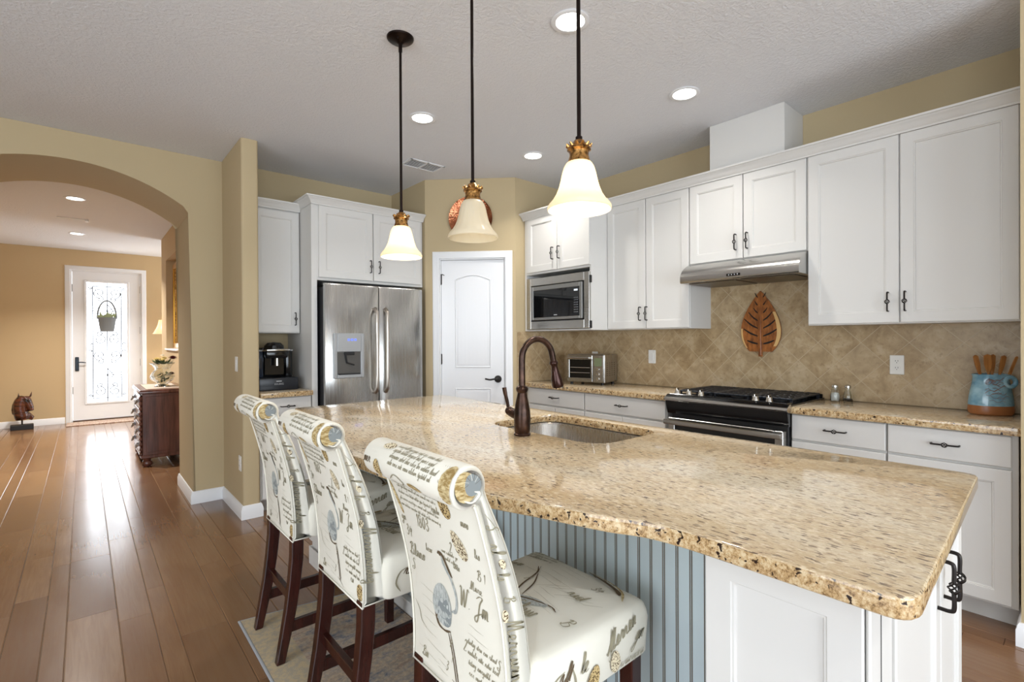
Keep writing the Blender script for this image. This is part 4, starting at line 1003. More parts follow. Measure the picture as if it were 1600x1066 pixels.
def utensil(i, dx, dy, tx, ty, kind, label):
    cx, cy = 3.52, .325; th = math.radians(-49)
    r = thing('wooden_%s' % kind, label, 'utensil', (cx+dx*math.cos(th)-dy*math.sin(th), cy+dx*math.sin(th)+dy*math.cos(th), .914+.062), th, 'wooden utensils in the blue crock')
    d = Vector((tx, ty, 1)).normalized(); top = .198
    m = MB(); m.tube([(0, 0, 0), tuple(d*top*.8)], .0055, 8); m.build('shaft', M_utens, r)
    m = MB(); w = {'spatula': .016, 'spoon': .014, 'fork': .011, 'stick': .008, 'turner': .011}[kind]
    s = Vector((1, 0, -tx)).normalized(); a = d*top*.78
    pts = [a-s*.006, a+s*.006, a+d*.04+s*w, a+d*.085+s*w*.95, a+d*.092, a+d*.085-s*w*.95, a+d*.04-s*w]
    if kind == 'stick': pts = [a-s*.006, a+s*.006, a+d*.09+s*.005, a+d*.095, a+d*.09-s*.005]
    n = d.cross(s).normalized()*.0035
    f = [m.bm.verts.new(p-n) for p in pts]; b = [m.bm.verts.new(p+n) for p in pts]; m.bm.faces.new(f); m.bm.faces.new(b[::-1])
    for k in range(len(f)): m.bm.faces.new((f[k], f[(k+1) % len(f)], b[(k+1) % len(f)], b[k]))
    m.build('head', M_utens, r)
for i, a in enumerate([(-.018, -.018, -.33, -.05, 'stick', 'thin wooden stick leaning leftmost in the blue crock'), (-.014, .008, -.19, .03, 'turner', 'wooden turner second from left in the blue crock'), (-.006, -.008, -.05, .02, 'spatula', 'wide wooden spatula upright in the middle of the blue crock'),
                       (.008, .012, .09, .06, 'turner', 'wooden turner right of the middle spatula in the blue crock'), (.014, .006, .24, 0.03, 'fork', 'flat wooden utensil leaning right in the blue crock'), (.018, -.016, .34, -.05, 'stick', 'thin wooden stick leaning rightmost in the blue crock')]): utensil(i, *a)
# ------------------------------------------------------------------ bar stools with printed fabric
GL = {'e': ([(0, .1), (.35, .45), (.5, .8), (.3, 1), (.1, .7), (.15, .2), (.4, 0), (.75, .2)], .75), 'r': ([(0, .1), (.25, .9), (.3, 1.05), (.4, .85), (.6, .9), (.55, .4), (.65, .05), (.85, .15)], .85),
      'M': ([(-.1, .3), (.1, 0), (.3, .6), (.6, 2.1), (.65, 1.8), (.6, .1), (.75, .6), (1.15, 2.1), (1.2, 1.6), (1.15, .2), (1.3, 0), (1.6, .25)], 1.6), 'x': ([(0, .1), (.2, .8), (.4, .9), (.5, .1), (.9, .1)], .9),
      'w': ([(0, .1), (.2, 1), (.25, .2), (.45, .1), (.6, 1), (.65, .2), (.85, .1), (1, 1), (1.2, .8)], 1.2), 'u': ([(0, .1), (.15, 1), (.2, .2), (.4, .1), (.6, 1), (.62, .2), (.85, .1)], .85),
      'd': ([(.6, .8), (.3, 1), (.1, .5), (.25, 0), (.5, .3), (.75, 2), (.7, .3), (.95, .1)], .95), 'i': ([(0, .1), (.2, 1), (.22, .2), (.45, .1)], .45), 'g': ([(.6, .9), (.25, 1), (.1, .5), (.3, .1), (.6, .9), (.5, -.8), (.2, -1), (.1, -.6), (.8, .2)], .85),
      'n': ([(0, .1), (.15, 1), (.15, 0), (.2, .6), (.45, 1), (.55, .6), (.55, .1), (.8, .15)], .8), 'a': ([(.55, .9), (.25, 1), (.1, .5), (.25, .05), (.55, .8), (.55, .1), (.8, .15)], .8), 'l': ([(0, .1), (.4, 1.3), (.35, 2), (.2, 1.8), (.2, .2), (.5, .1)], .5),
      'o': ([(.4, 1), (.1, .7), (.2, .1), (.5, .3), (.45, .95), (.8, .8)], .75), 's': ([(0, .1), (.35, 1), (.45, .5), (.3, 0), (.05, .1), (.6, .15)], .6), 'h': ([(0, .1), (.35, 1.5), (.25, 2), (.15, 1.2), (.15, 0), (.3, .8), (.5, .7), (.5, .1), (.8, .15)], .8),
      't': ([(0, .1), (.25, 1.7), (.22, .2), (.45, .1)], .45), 'm': ([(0, .1), (.12, 1), (.12, 0), (.25, .9), (.4, .9), (.42, 0), (.55, .9), (.72, .9), (.75, .1), (.95, .15)], .95),
      'B': ([(.1, 0), (.3, 1), (.35, 2), (.0, 1.6), (.6, 2.1), (.8, 1.5), (.35, 1.1), (.9, .8), (.7, 0), (.1, .1), (0, .4)], 1.1), 'S': ([(.8, 1.8), (.5, 2.1), (.2, 1.6), (.6, 1), (.5, .1), (.05, .1), (.0, .5), (1, .4)], 1.0),
      'W': ([(0, 1.8), (.25, 2), (.25, .1), (.4, .1), (.7, 1.9), (.75, .1), (.9, .1), (1.25, 2), (1.5, 1.8)], 1.5), 'J': ([(.1, 1.7), (.6, 2.1), (1, 2), (.6, 1.2), (.4, -.5), (.1, -.8), (0, -.3), (1, .4)], 1.0),
      '1': ([(.05, 1.4), (.25, 1.8), (.2, 0)], .5), '8': ([(.6, 1.6), (.3, 1.9), (.1, 1.4), (.6, .6), (.35, 0), (.05, .4), (.65, 1.5)], .8), '0': ([(.35, 1.8), (.05, 1), (.3, 0), (.6, .9), (.4, 1.75), (.3, 1.8)], .8),
      '3': ([(.1, 1.6), (.4, 1.9), (.5, 1.3), (.2, 1), (.6, .6), (.3, 0), (.0, .3)], .8), '4': ([(.4, 1.8), (.05, .8), (.6, .9), (.5, 1.4), (.4, -.1)], .8), '2': ([(.1, 1.4), (.35, 1.8), (.55, 1.3), (.05, 0), (.7, .1)], .8), ' ': (None, .6), '.': ([(0, 0), (.1, .08)], .4)}
def script(mb, text, x, y, size, mp, w=None, mi=1, slant=.25, rot=0):
    w = w or size*.16; ca, sa = math.cos(rot), math.sin(rot); cx = 0; run = []
    def flush():
        if len(run) > 1:
            pts = crom(run, 3); q = []
            for p in pts:
                u = (p[0]+p[1]*slant)*size; v = p[1]*size; q.append((x+u*ca-v*sa, y+u*sa+v*ca))
            ribbon(mb, q, w, mp, mi)
        run.clear()
    for ch in text:
        g_, adv = GL.get(ch, GL['e'])
        if g_ is None or ch.isupper() or ch.isdigit() or ch == '.': flush()
        if g_: run.extend([(cx+a, b) for a, b in g_])
        if ch.isdigit() or ch == '.': flush()
        cx += adv
    flush()
LC = [0]
def lifted(mp):
    """each print sits a hair above the one before it, so that overlapping inks never share a plane"""
    LC[0] += 1; k = LC[0]*2e-6
    return lambda u, v: mp(u, v, k)
def ribbon(mb, q, w, mp, mi=1, taper=True, vary=True):
    mp = lifted(mp)
    pr = None; n = len(q)
    for i in range(n):
        a = Vector(q[max(0, i-1)]); b = Vector(q[min(n-1, i+1)]); d = b-a
        if d.length < 1e-7: continue
        d.normalize(); nn = Vector((-d.y, d.x)); ww = w*.5*(.45+.75*abs(d.y) if vary else 1)*(min(1, .35+min(i, n-1-i)*.3) if taper else 1)
        c = Vector(q[i]); l = mb.bm.verts.new(mp(*(c+nn*ww))); r = mb.bm.verts.new(mp(*(c-nn*ww)))
        if pr: f = mb.bm.faces.new((pr[0], pr[1], r, l)); f.material_index = mi
        pr = (l, r)
def blob(mb, cx, cy, rx, ry, rot, mp, mi, n=18, egg=.15):
    """filled oval print, subdivided in rings so that it follows the cloth"""
    mp = lifted(mp); ca, sa = math.cos(rot), math.sin(rot); rings = []
    for k in (0, .33, .66, 1):
        ring = []
        for i in range(n):
            t = 2*PI*i/n; u = rx*k*math.cos(t)*(1-egg*math.sin(t)); v = ry*k*math.sin(t); ring.append((cx+u*ca-v*sa, cy+u*sa+v*ca))
            if k == 0: break
        rings.append([mb.bm.verts.new(mp(*p)) for p in ring])
    for i in range(n): f = mb.bm.faces.new((rings[0][0], rings[1][i], rings[1][(i+1) % n])); f.material_index = mi
    for a, b in zip(rings[1:], rings[2:]):
        for i in range(n): f = mb.bm.faces.new((a[i], b[i], b[(i+1) % n], a[(i+1) % n])); f.material_index = mi
def lines(mb, x, y, wd, n, sp, size, mp, rnd, rot=0, mi=1):
    wl = 'enalosrhumitdgwx'
    for k in range(n):
        s = ''; 
        while len(s)*size*.75 < wd: s += ''.join(rnd.choice(wl) for _ in range(rnd.randint(3, 7)))+' '
        s = s[:max(4, int(wd/(size*.76)))]
        script(mb, s, x+math.sin(rot)*sp*k, y-math.cos(rot)*sp*k, size, mp, size*.15, mi, .35, rot)
def dashes(mb, x, y, n, sp, ln, mp, rnd, rot=-.35):
    for k in range(n):
        l = ln*rnd.uniform(.5, 1); a = (x+rnd.uniform(0, .03), y-sp*k); ribbon(mb, [(a[0]+l*t/4*math.cos(rot), a[1]+l*t/4*math.sin(rot)+.001*math.sin(t*2)) for t in range(5)], .0016, mp, 1)
FM = [M_fab, M_ink, M_inkd, M_egg, M_eggw, M_bird, M_shell, M_slate]
SW = .38                                      # back width
OUTER = [(.640, .492), (.641, .56), (.637, .64), (.626, .74), (.604, .84), (.582, .92), (.566, .975), (.560, .990)]
INNER = [(.594, 1.0), (.615, .955), (.640, .90), (.668, .82), (.692, .73), (.704, .65), (.712, .58), (.714, .492)]
RC = (.546, 1.028); RR = .043
def stool(label, cy):
    r = thing('bar_stool', label, 'bar stool', (.64, cy, .008), 0, None)
    ox = .64; oz = .008
    outer = [tuple(p) for p in crom(OUTER, 4)]
    roll = []
    a0 = math.atan2(outer[-1][1]-RC[1], outer[-1][0]-RC[0])
    a1 = math.atan2(1.004-RC[1], .592-RC[0])-2*PI
    n = 26
    for i in range(1, n): a = a0+(a1-a0)*i/n; roll.append((RC[0]+RR*math.cos(a), RC[1]+RR*math.sin(a)))
    inner = [tuple(p) for p in crom(INNER, 4)]
    prof = outer+roll+inner; N = len(prof); mb = MB(); h = SW/2
    def nrm(i):
        a = Vector(prof[(i-1) % N]); b = Vector(prof[(i+1) % N]); d = (b-a).normalized(); return Vector((-d.y, d.x))    # outward for this winding (outer side is -x)
    rings = []
    for yy, ins in ((-h, .009), (-h+.003, .003), (-h+.009, 0), (h-.009, 0), (h-.003, .003), (h, .009)):
        ring = []
        for i, p in enumerate(prof):
            q = Vector(p)-nrm(i)*ins; ring.append(mb.bm.verts.new((q.x-ox, yy, q.y-oz)))
        rings.append(ring)
    for a, b in zip(rings, rings[1:]):
        for i in range(N): mb.bm.faces.new((a[i], a[(i+1) % N], b[(i+1) % N], b[i]))
    mb.bm.faces.new(rings[0]); mb.bm.faces.new(rings[-1][::-1])
    # welt piping along the rear edges and hem
    for yy in (-h, h): mb.tube([(p[0]-ox-.0005, yy+(.003 if yy < 0 else -.003), p[1]-oz) for p in outer[::2]], .0028, 6)
    mb.tube([(.638-ox, -h+.003, .492-oz), (.638-ox, h-.003, .492-oz)], .003, 6)
    # ---- printing on the rear face (u left to right seen from behind, v up along the cloth)
    path = outer+roll[:n-3]; cum = [0]
    for p, q in zip(path, path[1:]): cum.append(cum[-1]+math.hypot(q[0]-p[0], q[1]-p[1]))
    def back(u, v, dd=0):
        u = min(max(u, .003), SW-.003); v = min(max(v, 0), cum[-1]-1e-5); i = 0
        while cum[i+1] < v: i += 1
        t = (v-cum[i])/(cum[i+1]-cum[i]); x = path[i][0]+(path[i+1][0]-path[i][0])*t; z = path[i][1]+(path[i+1][1]-path[i][1])*t
        m = nrm(i)*(1-t)+nrm(i+1)*t; return Vector((x-ox+m.x*(.0009+dd), h-u, z-oz+m.y*(.0009+dd)))
    rd = random.Random(21); H = cum[len(outer)-1]; S = SW
    script(mb, 'xinlu', .50*S, .87*H, .0095, back); script(mb, 'hew', .30*S, .63*H, .0105, back); script(mb, 'loss', .60*S, .62*H, .010, back); script(mb, 'gn', .06*S, .74*H, .013, back)
    dashes(mb, .62*S, .38*H, 2, .022, .09, back, rd, -.06); script(mb, 'S', .06*S, .47*H, .016, back); script(mb, 'xu', .74*S, .10*H, .014, back); script(mb, 'Bm', .12*S, .05*H, .013, back)
    blob(mb, .66*S, .93*H, .020, .030, .35, back, 3); blob(mb, .72*S, .76*H, .022, .036, .5, back, 4); blob(mb, .93*S, .08*H, .026, .024, 1.0, back, 3)
    blob(mb, .07*S, .86*H, .007, .045, .35, back, 6)
    lines(mb, .12*S, .93*H, .18, 4, .017, .0052, back, rd, -.04)
    script(mb, '1803', .26*S, .745*H, .0195, back); script(mb, '2', .60*S, .70*H, .015, back); script(mb, '34', .08*S, .66*H, .017, back); script(mb, 'mos', .80*S, .87*H, .012, back)
    script(mb, 'Blano', .07*S, .555*H, .018, back); script(mb, 'B 1', .84*S, .635*H, .013, back); script(mb, 'Mark', .74*S, .565*H, .011, back, mi=1)
    script(mb, 'W. Jm', .60*S, .455*H, .0235, back); script(mb, 'lis', .86*S, .74*H, .012, back); lines(mb, .50*S, .675*H, .06, 2, .018, .006, back, rd)
    # heron: beak, head, neck, body, legs
    ribbon(mb, crom([(.44*S, .65*H), (.47*S, .665*H), (.50*S, .65*H), (.53*S, .60*H), (.56*S, .56*H)], 4), .008, back, 2)
    blob(mb, .475*S, .655*H, .008, .006, 0, back, 2)
    ribbon(mb, crom([(.48*S, .65*H), (.49*S, .60*H), (.54*S, .55*H), (.57*S, .47*H), (.55*S, .40*H), (.50*S, .38*H)], 4), .009, back, 5, vary=False)
    blob(mb, .395*S, .385*H, .040, .054, -.2, back, 5); blob(mb, .415*S, .36*H, .028, .040, -.2, back, 7, egg=.3); ribbon(mb, crom([(.30*S, .36*H), (.33*S, .275*H), (.40*S, .26*H), (.47*S, .275*H)], 4), .009, back, 2)
    for dx in (0, .022): ribbon(mb, crom([((.44+dx)*S, .27*H), ((.47+dx)*S, .19*H), ((.50+dx)*S, .10*H), ((.52+dx)*S, .045*H)], 4), .0036, back, 2)
    ribbon(mb, [(.47*S, .055*H), (.52*S, .045*H), (.60*S, .02*H)], .004, back, 2); ribbon(mb, [(.52*S, .05*H), (.55*S, .07*H)], .003, back, 2)
    dashes(mb, .08*S, .42*H, 7, .028, .10, back, rd, -.10); dashes(mb, .30*S, .13*H, 3, .018, .06, back, rd, -.1)
    script(mb, '2', .60*S, .24*H, .016, back); script(mb, '2', .45*S, .20*H, .012, back); script(mb, '3', .40*S, .075*H, .013, back); script(mb, '1', .46*S, .13*H, .011, back)
    lines(mb, .64*S, .285*H, .115, 4, .024, .0075, back, rd, .02); script(mb, 'S', .92*S, .27*H, .012, back)
    ribbon(mb, crom([(.05*S, .31*H), (.10*S, .27*H), (.12*S, .22*H), (.18*S, .20*H)], 3), .002, back, 1)
    # roll: lettering above the crease
    lines(mb, .34*S, H+.135, .19, 4, .015, .0066, back, rd, -.02); blob(mb, .20*S, H+.070, .017, .022, .1, back, 3); blob(mb, .26*S, H+.132, .024, .011, .1, back, 4)
    ribbon(mb, crom([(.34*S, H+.055), (.42*S, H+.072), (.50*S, H+.058), (.44*S, H+.045), (.35*S, H+.052)], 4), .004, back, 1)
    blob(mb, .62*S, H+.058, .026, .007, -.15, back, 6); script(mb, 'mer', .03*S, H+.078, .013, back, mi=2); lines(mb, .28*S, H+.035, .22, 2, .014, .0066, back, rd, -.02)
    blob(mb, .955*S, H+.095, .024, .040, 0, back, 6)
    for k in range(5): ribbon(mb, [(.875*S+k*.007, H+.06), (.885*S+k*.007, H+.095), (.875*S+k*.007, H+.13)], .0016, back, 1)
    # ---- side faces
    for sg in (-1, 1):
        def side(a, b, dd=0, sg=sg):      # a = distance up the curved back edge, b = across toward the seat
            a = min(max(a, 0), cum[len(outer)-1]); i = 0
            while i < len(outer)-2 and cum[i+1] < a: i += 1
            t = (a-cum[i])/(cum[i+1]-cum[i]); x = outer[i][0]+(outer[i+1][0]-outer[i][0])*t; z = outer[i][1]+(outer[i+1][1]-outer[i][1])*t
            return Vector((x-ox+b, sg*(h+.0006+dd), z-oz))
        def sdp(u, v, dd=0, sd_=side): return sd_(H-u, .02+v if sg < 0 else .05-v, dd)   # u runs down the side, v toward the seat
        script(mb, 'Merxwindig', .255, -.010, .0205, sdp, .0030, 1, .15); script(mb, 'B', .205, -.006, .014, sdp); script(mb, 'xl', .085, -.012, .017, sdp, .003); script(mb, 'S', .045, -.01, .014, sdp); script(mb, 'ls', .15, -.012, .016, sdp)
        blob(mb, .245, -.010, .014, .008, 0, sdp, 4); blob(mb, .135, .008, .012, .008, .3, sdp, 4); ribbon(mb, crom([(.02, -.005), (.05, .010), (.08, .014)], 3), .002, sdp, 1)
        # shell spiral on the roll end
        def end(u, v, dd=0, sg=sg): return Vector((RC[0]-ox+u, sg*(h+.0006+dd), RC[1]-oz+v))
        blob(mb, -.008, .004, .026, .030, .3, end, 6, egg=.1); blob(mb, .008, .006, .019, .022, .4, end, 7, egg=.2)
        for k in range(7): a = k*.5; ribbon(mb, [(.006+.008*math.cos(a), .006+.008*math.sin(a)), (.008+.021*math.cos(a+.3), .006+.023*math.sin(a+.3))], .0022, end, 0 if k % 2 else 2)
        ribbon(mb, crom([(-.012, -.022), (.008, -.028), (.024, -.014), (.012, -.008)], 4), .006, end, 0)
    mb.build('backrest', FM, r, recalc=False, ang=.7)
    # ---- seat
    x0, x1, w2 = .70, 1.108, .212; zb, zt = .500, .632; cx = (x0+x1)/2; hx = (x1-x0)/2
    def outline(ins):
        o = []; rr = max(.004, .028-ins*.5)
        for sx, sy, a0_ in ((1, 1, 0), (-1, 1, PI/2), (-1, -1, PI), (1, -1, 1.5*PI)):
            for i in range(5):
                a = a0_+PI/2*i/4; o.append((cx+sx*(hx-ins-rr)+rr*math.cos(a), sy*(w2-ins-rr)+rr*math.sin(a)))
        return o
    def bulge(x, y): return zt+.026*(1-min(1, abs((x-cx)/hx))**2.6)*(1-min(1, abs(y/w2))**2.6)
    seat = MB(); rings = []
    for ins, z in ((.006, zb), (.002, zb+.006), (.0, zb+.05), (-.003, zb+.09), (0, zt-.024), (.006, zt-.008), (.016, None), (.035, None), (.07, None), (.11, None), (.15, None), (.19, None)):
        rings.append([seat.bm.verts.new((x-ox, y, (z if z is not None else bulge(x, y)+(.0 if ins > .02 else -.002))-oz)) for x, y in outline(ins)])
    for a, b in zip(rings, rings[1:]):
        for i in range(len(a)): seat.bm.faces.new((a[i], a[(i+1) % len(a)], b[(i+1) % len(a)], b[i]))
    seat.bm.faces.new(rings[-1]); seat.bm.faces.new(rings[0][::-1])
    # prints on top: u toward camera-right along -y, v = x depth
    def top(u, v, dd=0):
        x = min(max(v, x0+.02), x1-.008); y = min(max(u, -w2+.01), w2-.01); return Vector((x-ox, y, bulge(x, y)-oz+.0018+dd))
    rd = random.Random(9)
    def tp(u, v, dd=0): return top(-u, v, dd)                 # u to the right as seen from the back
    ribbon(seat, crom([(-.10, .76), (-.03, .80), (.03, .83), (.09, .85)], 4), .030, tp, 5, vary=False); ribbon(seat, crom([(-.10, .775), (0, .825), (.09, .855), (.12, .85)], 4), .007, tp, 2)
    ribbon(seat, crom([(-.01, .83), (-.03, .88), (-.05, .95), (-.08, .985)], 4), .0045, tp, 2); ribbon(seat, crom([(.01, .84), (-.01, .90), (-.045, .95)], 4), .004, tp, 2)
    for a in (-.03, 0, .03): ribbon(seat, [(-.05, .955), (-.075+a, .99-abs(a))], .003, tp, 2)
    for k in range(6): ribbon(seat, [(.0+k*.022, .90+.012*(k % 3)), (.03+k*.022, .93), (.06+k*.022, .955+.01*(k % 2))][::1], .0016, tp, 1)
    dashes(seat, -.06, 1.05, 5, .026, .15, tp, rd, -.12); dashes(seat, .0, .90, 4, .024, .13, tp, rd, -.15); script(seat, 'Slew', .02, .78, .022, tp, rot=.15); script(seat, 'xid', .08, .93, .02, tp); script(seat, '34', .10, 1.0, .016, tp); script(seat, 'howm', -.18, .95, .016, tp); script(seat, 'B', .15, .83, .018, tp)
    script(seat, 'Sm', -.10, .87, .015, tp); script(seat, '2', -.05, .90, .014, tp); script(seat, '1803', -.16, 1.03, .010, tp); script(seat, 'lomh', -.05, .79, .018, tp, rot=-.3); lines(seat, -.19, 1.07, .12, 3, .02, .0075, tp, rd)
    ribbon(seat, crom([(.02, 1.09), (.09, 1.075), (.14, 1.06), (.16, 1.045)], 4), .016, tp, 2); ribbon(seat, crom([(.01, 1.098), (.09, 1.088), (.15, 1.068), (.18, 1.03)], 4), .007, tp, 6)
    blob(seat, -.17, .86, .016, .022, .8, tp, 3)
    for sg in (-1, 1):
        def ss(u, v, dd=0, sg=sg): return Vector(((u if sg < 0 else x1+x0-u)-ox, sg*(w2+.0038+dd-max(0, (v-.09))*.05), zb-oz+v))
        script(seat, 'Merxen', .925, .062, .021, ss, .0042, 1, .5, .3); script(seat, 'B', .93, .045, .013, ss); blob(seat, .955, .038, .018, .026, .1, ss, 4); blob(seat, .875, .03, .020, .032, -.4, ss, 3)
        script(seat, 'gn', 1.03, .055, .02, ss, .0034, 1, .8); script(seat, 'xlt', .76, .07, .02, ss, .004, 2, .3, -.2); script(seat, 'ly', .83, .06, .022, ss, .004); lines(seat, .97, .015, .10, 1, .02, .006, ss, rd)
        ribbon(seat, crom([(.75, .02), (.735, .05), (.75, .08), (.78, .09)], 4), .005, ss, 1); ribbon(seat, crom([(.80, .02), (.815, .05), (.805, .085)], 4), .004, ss, 1)
    def ff(u, v, dd=0): return Vector((x1-ox+.0038+dd, u, zb-oz+v))
    script(seat, 'Merx', -.15, .05, .02, ff); blob(seat, .08, .06, .02, .026, 0, ff, 4)
    seat.build('seat', FM, r, recalc=False, ang=.9)
    # ---- legs and stretchers
    def leg(pts, wx, wy):
        m = MB(); rg = []
        for (x, z), a, b in zip(pts, wx, wy):
            rg.append([m.bm.verts.new((x-ox+dx*a/2, y_+dy*b/2, z-oz)) for dx, dy in ((-1, -1), (1, -1), (1, 1), (-1, 1))])
        for p, q in zip(rg, rg[1:]):
            for i in range(4): m.bm.faces.new((p[i], p[(i+1) % 4], q[(i+1) % 4], q[i]))
        m.bm.faces.new(rg[0][::-1]); m.bm.faces.new(rg[-1])
        bmesh.ops.bevel(m.bm, geom=[e for e in m.bm.edges], offset=.003, segments=1, affect='EDGES'); return m
    for sg in (-1, 1):
        y_ = sg*.163
        leg([(.660, .505), (.658, .42), (.648, .32), (.634, .22), (.615, .12), (.592, .008)], (.046, .046, .045, .042, .038, .032), (.042, .042, .04, .038, .036, .034)).build('leg', M_walnut, r)
        y_ = sg*.178
        leg([(1.065, .515), (1.065, .30), (1.064, .008)], (.042, .04, .034), (.042, .038, .032)).build('leg', M_walnut, r)
        MB().box(.634-ox, 1.055-ox, sg*.168-.011, sg*.168+.011, .125-oz, .168-oz, .002).build('stretcher', M_walnut, r)
    MB().box(.634-ox, .656-ox, -.15, .15, .232-oz, .27-oz, .002).build('stretcher', M_walnut, r)
    MB().box(1.052-ox, 1.076-ox, -.165, .165, .20-oz, .24-oz, .002).build('stretcher', M_walnut, r)
    return r
s1 = stool('script-print fabric bar stool with rolled back, nearest the camera at the island', .955)
s2 = copy_tree(s1); s2.location.y = 1.628; s2['label'] = 'script-print fabric bar stool, the middle one of the row at the island'
s3 = copy_tree(s1); s3.location.y = 2.292; s3['label'] = 'script-print fabric bar stool farthest from the camera, beside the pillar'
for s in (s1, s2, s3): s['group'] = 'script-print bar stools at the island'
s1.location = (.645, .955, .008)
# ------------------------------------------------------------------ rug
def rug():
    r = thing('area_rug', 'distressed blue and beige rug under the bar stools', 'rug', (.53, .56, 0))
    P = [(.531, .56), (1.155, .56), (1.155, 2.475), (.535, 2.584)]; q = [(x-.53, y-.56) for x, y in P]
    BW = .15
    def ins(d): return [(q[0][0]+d, q[0][1]+d), (q[1][0]-d*.0, q[1][1]+d), (q[2][0]-d*.0, q[2][1]-d), (q[3][0]+d, q[3][1]-d)]
    MB().prism(ins(BW), .0005, .008).build('field', M_rug, r)
    a, b = ins(BW), ins(.012); m = MB(); 
    def ringp(a, b, z1, nm, mt):
        m = MB()
        for i in range(4): m.prism([b[i], b[(i+1) % 4], a[(i+1) % 4], a[i]], .0004, z1)
        m.build(nm, mt, r)
    # only the three visible sides carry a border; the long side meets the island
    for i in (2, 3, 0): m.prism([b[i], b[(i+1) % 4], a[(i+1) % 4], a[i]], .0004, .0078)
    m.build('border', M_rugb, r)
    m = MB(); m.tube([(p[0], p[1], .004) for p in [ins(.006)[k] for k in (2, 3, 0, 1)]], .0065, 8, sq=.6); m.build('binding', M_rughem, r)
rug()
# ------------------------------------------------------------------ hall: chest, flowers, horse, mirror, lamp
def chest():
    r = thing('chest_of_drawers', 'dark walnut chest of drawers with bun feet in the hall', 'dresser', (.46, 6.42, 0)); W, D, H = .40, .92, .80
    MB().box(.0, W, 0.0, D, .095, H-.04, .004).build('body', M_chest, r)
    MB().box(-.03, W+.005, -.025, D+.025, H-.04, H-.012, .01, seg=3).box(-.022, W, -.018, D+.018, H-.012, H, .005).build('top', M_chest, r)
    MB().box(-.015, W, -.012, D+.012, .085, .12, .006).build('plinth', M_chest, r)
    m = MB(); m.box(.03, W-.03, -.0035, 0, .15, H-.07, .002); m.build('side_panel', M_chest, r)
    for x in (.04, W-.04):
        for y in (.03, D-.03): MB().lathe([(0, 0), (.03, 0), (.044, .015), (.048, .035), (.04, .055), (.03, .06), (.036, .07), (.042, .085), (0, .09)], 20, c=(x, y, 0)).build('bun_foot', M_chest, r)
    for k in range(4):
        z0 = .135+k*.155; d = MB(); d.box(-.018, 0, .05, D-.05, z0, z0+.14, .006); o = d.build('drawer', M_chest, r)
        for y in (.20, D-.20):
            p = MB(); p.sphere((-.03, y, z0+.08), .014, n=10); p.tube(crom([(-.02, y-.05, z0+.085), (-.045, y-.03, z0+.05), (-.05, y, z0+.042), (-.045, y+.03, z0+.05), (-.02, y+.05, z0+.085)], 3), .006, 6)
            p.box(-.024, -.018, y-.06, y+.06, z0+.06, z0+.11, .004); p.build('pull', M_pewter, o)
    m = MB()
    for i in range(12):
        z = .13+i*.053; m.sphere((-.012, .02, z), .017, n=10, sc=(1, 1, 1.3))
    m.build('carved_column', M_chest, r)
    tag(MB().box(.50, .80, 6.50, 7.25, .8005, .804, .001).build('table_runner', M_runner), 'taupe lace runner lying on the hall chest', 'runner')
M_pewter = mat('bright_pewter_pull', (150, 152, 158), .2, .9)
chest()
def flowers():
    r = thing('flower_bowl', 'clear glass footed bowl holding cream and burgundy flowers', 'vase', (.67, 6.78, .8045)); rr = random.Random(4)
    p = [(0, 0), (.07, 0), (.072, .006), (.045, .02), (.06, .04), (.10, .07), (.118, .11), (.10, .15), (.075, .18), (.07, .20), (.09, .235), (.12, .26)]
    MB().lathe(p+[(a-.004 if a > .005 else 0, b+.003) for a, b in p[::-1]], 28).build('bowl', M_clear, r)
    g_ = MB()
    for i in range(60):
        a = rr.uniform(0, 2*PI); R = rr.uniform(.02, .095); z = rr.uniform(.04, .14); u = Vector((math.cos(a), math.sin(a), 0)); p0 = u*R*.7+Vector((0, 0, z)); d = Vector((rr.uniform(-1, 1), rr.uniform(-1, 1), rr.uniform(-.3, 1))).normalized(); s = d.cross(Vector((.3, .2, 1))).normalized()*.009
        e = p0+d*.045
        if math.hypot(e.x, e.y) > .10: continue
        g_.face([p0, p0+d*.022+s, e, p0+d*.022-s])
    for i in range(46):
        a = rr.uniform(0, 2*PI); u = Vector((math.cos(a), math.sin(a), 0)); p0 = u*rr.uniform(0, .08)+Vector((0, 0, .25)); d = (u*.6+Vector((0, 0, rr.uniform(0, .7)))).normalized(); s = d.cross(Vector((0, 0, 1))).normalized()*.014; l = rr.uniform(.05, .10)
        g_.face([p0, p0+d*l*.5+s, p0+d*l, p0+d*l*.5-s])
    g_.build('leaves', M_green, r, recalc=False)
    def bloom(c, R, m, spiky=False):
        b = MB(); n = 4
        for k in range(n):
            for i in range(9+k*2):
                a = 2*PI*i/(9+k*2)+k*.3; el = .15+k*.36; u = Vector((math.cos(a)*math.cos(el), math.sin(a)*math.cos(el), math.sin(el))); s = Vector((-math.sin(a), math.cos(a), 0))*R*(.16 if spiky else .28); L = R*(1-.1*k)
                b.face([Vector(c)+u*L*.15, Vector(c)+u*L*.65+s, Vector(c)+u*L, Vector(c)+u*L*.65-s])
        b.build('blossom', m, r, recalc=False)
    bloom((-.05, -.02, .29), .055, M_cream); bloom((.02, .03, .30), .05, M_cream); bloom((-.0, -.06, .285), .045, M_cream); bloom((.095, -.03, .30), .065, M_burg, True); bloom((.0, .0, .34), .03, M_white2)
    bloom((.05, -.07, .12), .04, M_white2); bloom((-.02, -.08, .10), .03, M_greenp); bloom((.08, -.03, .13), .045, M_burg)
flowers()
